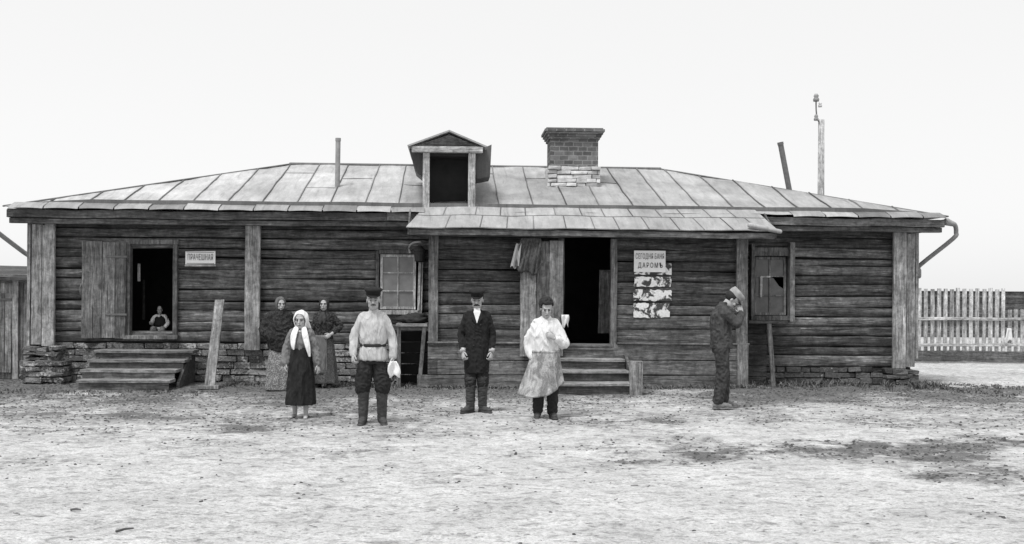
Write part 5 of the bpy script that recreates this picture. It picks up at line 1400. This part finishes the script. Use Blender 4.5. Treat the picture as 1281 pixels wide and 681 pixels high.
# 6 woman in dark shawl ---------------------------------------------------------
f = gat(350, 489); k = .93
p = Person('woman wrapped in a dark shawl with mottled pale skirt by the log wall', f, R(14), 1.58,
           stand(k, elL=(-.30, .03, 1.05), wrL=(-.16, -.10, .90), elR=(.25, .05, 1.04), wrR=(.14, -.14, .92)), head_pitch=R(2), head_yaw=R(10))
p.body(tor(k), hands=())
p.cloth('skirt', lambda m: garment(m, [(0, 0, .02, .27, .24, 1, .06), (0, 0, .06, .27, .24, 1, .065), (0, 0, .4, .235, .205, 1, .055), (0, 0, .75, .19, .16, 1, .03), (0, 0, .95, .15, .125), (0, 0, 1.0, .14, .11)], seg=90, folds=FO), M['skirtp'], .009, 2, .004, 9, (1, 1, .3))
def shawl(m):
    garment(m, [(.0, 0, .64, .10, .13), (.0, 0, .68, .20, .19), (0, 0, .80, .235, .20), (0, 0, .95, .255, .20), (0, 0, 1.1, .25, .185), (0, .005, 1.22, .215, .15), (0, .01, 1.30, .15, .115), (0, .0, 1.39, .085, .09)])
    m.tube([p.J['shL'], p.J['elL'], p.J['wrL']], [.09, .095, .08], 14, smooth=4); m.tube([p.J['shR'], p.J['elR'], p.J['wrR']], [.09, .09, .08], 14, smooth=4)
p.cloth('shawl', shawl, M['shawl'], wr=.012, ws=6, wdir=(1, 1, .7), smooth_it=6)
p.kerchief(M['kerg'], 53, r=.97)

# 7 woman hand on hip -------------------------------------------------------------
f = gat(405, 485); k = .925
p = Person('woman in dark kerchief and patterned jacket with one hand on her hip', f, R(-8), 1.57,
           stand(k, elL=(-.235, .04, 1.02), wrL=(-.235, -.05, .80), elR=(.315, .06, 1.08), wrR=(.165, -.11, .94), hdR=(-.6, -.6, -.45), thR=(0, .3, 1), bkR=(.4, -1, .2)), head_pitch=R(0), head_yaw=R(4))
p.body(tor(k), curl=.8)
p.cloth('skirt', lambda m: garment(m, [(0, 0, .08, .26, .235, 1, .06), (0, 0, .12, .26, .235, 1, .065), (0, 0, .45, .225, .195, 1, .055), (0, 0, .75, .185, .155, 1, .03), (0, 0, .92, .15, .125), (0, 0, .97, .14, .11)], seg=90, folds=FO), M['skirtg'], .009, 2, .004, 9, (1, 1, .3))
p.cloth('jacket', lambda m: (garment(m, [(0, 0, .86, .175, .14), (0, 0, .93, .165, .135), (0, 0, 1.0, .168, .14), (0, 0, 1.14, .19, .155), (0, .005, 1.24, .185, .13), (0, .01, 1.30, .15, .095), (0, .012, 1.37, .075, .07)]), p.sleeve(m, 'L', .08, .068, .05, -.02), p.sleeve(m, 'R', .08, .068, .055, -.09)), M['blouse2'], wr=.009, ws=8)
def ap2(u, v):
    a = R(-75) + R(105) * u; x, y = math.sin(a) * (.16 + .06 * v), -math.cos(a) * (.142 + .062 * v)
    return V((x * (1 + .03 * math.sin(u * 17) * v), y * (1 + .03 * math.sin(u * 17) * v) - .005, .93 - v * .68))
p.raw('apron', lambda m: m.sheet(ap2, 30, 16, .006), M['apron2'])
for q, fn in p.boots(.06, .055): p.cloth('boot', fn, M['boot'], .009, 2, .003, 16)
p.kerchief(M['kerd'], 53, tails=[([(-.01, -.10, 1.32), (-.03, -.15, 1.22), (-.03, -.17, 1.13)], [.025, .04, .02]), ([(.01, -.10, 1.32), (.03, -.15, 1.23), (.04, -.17, 1.15)], [.025, .04, .02])], r=.97)

# 8 small child sitting in the doorway -------------------------------------------
c_ = at(200, 417, YM + .5); z0 = ZSILL_L + .08; k = .56
p = Person('small child in white shirt and dark waistcoat sitting in the left doorway', V((c_.x, c_.y, z0)), R(4), .82,
           dict(head=(0, -.02, .50), neck=(0, .0, .415), shL=(-.105, .01, .385), shR=(.105, .01, .385), elL=(-.175, -.02, .26), elR=(.165, .0, .25), wrL=(-.12, -.14, .30), wrR=(.12, -.13, .17), hipL=(-.06, 0, .07), hipR=(.06, 0, .07), knL=(-.085, -.20, .16), knR=(.085, -.20, .16), anL=(-.08, -.22, .035), anR=(.08, -.22, .035), toeL=(-.09, -.29, .02), toeR=(.09, -.29, .02), thL=(.3, 0, 1), thR=(-.3, -1, .3)), head_pitch=R(4))
p.body([(0, 0, .02, .09, .08), (0, 0, .08, .10, .085), (0, 0, .2, .09, .07), (0, 0, .32, .095, .07), (0, .005, .39, .085, .05), (0, .005, .42, .04, .04)], feet=True, curl=.5, hk=1.25)
p.cloth('shirt', lambda m: (garment(m, [(0, -.01, .08, .125, .11), (0, 0, .14, .125, .105), (0, 0, .25, .108, .085), (0, 0, .34, .108, .078), (0, .005, .395, .085, .055), (0, .005, .425, .04, .04)]), p.sleeve(m, 'L', .085, .08, .06, 0, .01), p.sleeve(m, 'R', .085, .08, .06, 0, .01)), M['shirtw'], .007, 3, .006, 12)
p.raw('waistcoat', lambda m: m.loft([(0, 0, .19, .118, .098), (0, 0, .25, .118, .096), (0, 0, .33, .113, .09), (0, .005, .375, .085, .07), (0, .005, .40, .06, .05)], 24), M['jack'])
def trc(m):
    for s_ in (-1, 1): m.tube([(s_ * .06, 0, .075), (s_ * .085, -.19, .155), (s_ * .08, -.215, .06)], [.065, .055, .045], 12, smooth=4)
p.cloth('trousers', trc, M['blouse'], .007, 3, .004, 12)
p.raw('hair', lambda m: m.ball(p.hp((0, .02, .04)), (.082 * p.hk, .09 * p.hk, .082 * p.hk), seg=18, rings=12), M['hair'])

# ------------------------------------------------------------------ light
w = bpy.data.worlds.new('World'); scene.world = w; w.use_nodes = True; nt = w.node_tree
bg = nt.nodes['Background']
sky = nt.nodes.new('ShaderNodeTexSky'); sky.sky_type = 'NISHITA'; sky.sun_disc = False
EL, AZM = 64, -35          # sun high, from the front left
sky.sun_elevation = R(EL); sky.sun_rotation = R(180 + AZM)
sky.air_density = 1.0; sky.dust_density = 2.0; sky.ozone_density = 1.0
bw = nt.nodes.new('ShaderNodeRGBToBW'); nt.links.new(sky.outputs[0], bw.inputs[0])
mr = nt.nodes.new('ShaderNodeMath'); mr.operation = 'MULTIPLY_ADD'; mr.inputs[1].default_value = .25; mr.inputs[2].default_value = 5.5   # thin overcast: mostly even
nt.links.new(bw.outputs[0], mr.inputs[0]); nt.links.new(mr.outputs[0], bg.inputs['Color']); bg.inputs['Strength'].default_value = .12
sd = bpy.data.lights.new('sun', 'SUN'); sd.energy = 2.6; sd.angle = R(16); sd.color = (1, 1, 1)
so = bpy.data.objects.new('sun', sd); COL.objects.link(so)
dirv = V((math.sin(R(AZM)) * math.cos(R(EL)), -math.cos(R(AZM)) * math.cos(R(EL)), math.sin(R(EL))))
so.rotation_euler = dirv.to_track_quat('Z', 'Y').to_euler(); so.location = (0, 0, 30)
vs_ = scene.view_settings; vs_.view_transform = 'Standard'; vs_.look = 'None'; vs_.gamma = 1; vs_.use_curve_mapping = False; vs_.exposure = 0.3
scene.cycles.max_bounces = 6
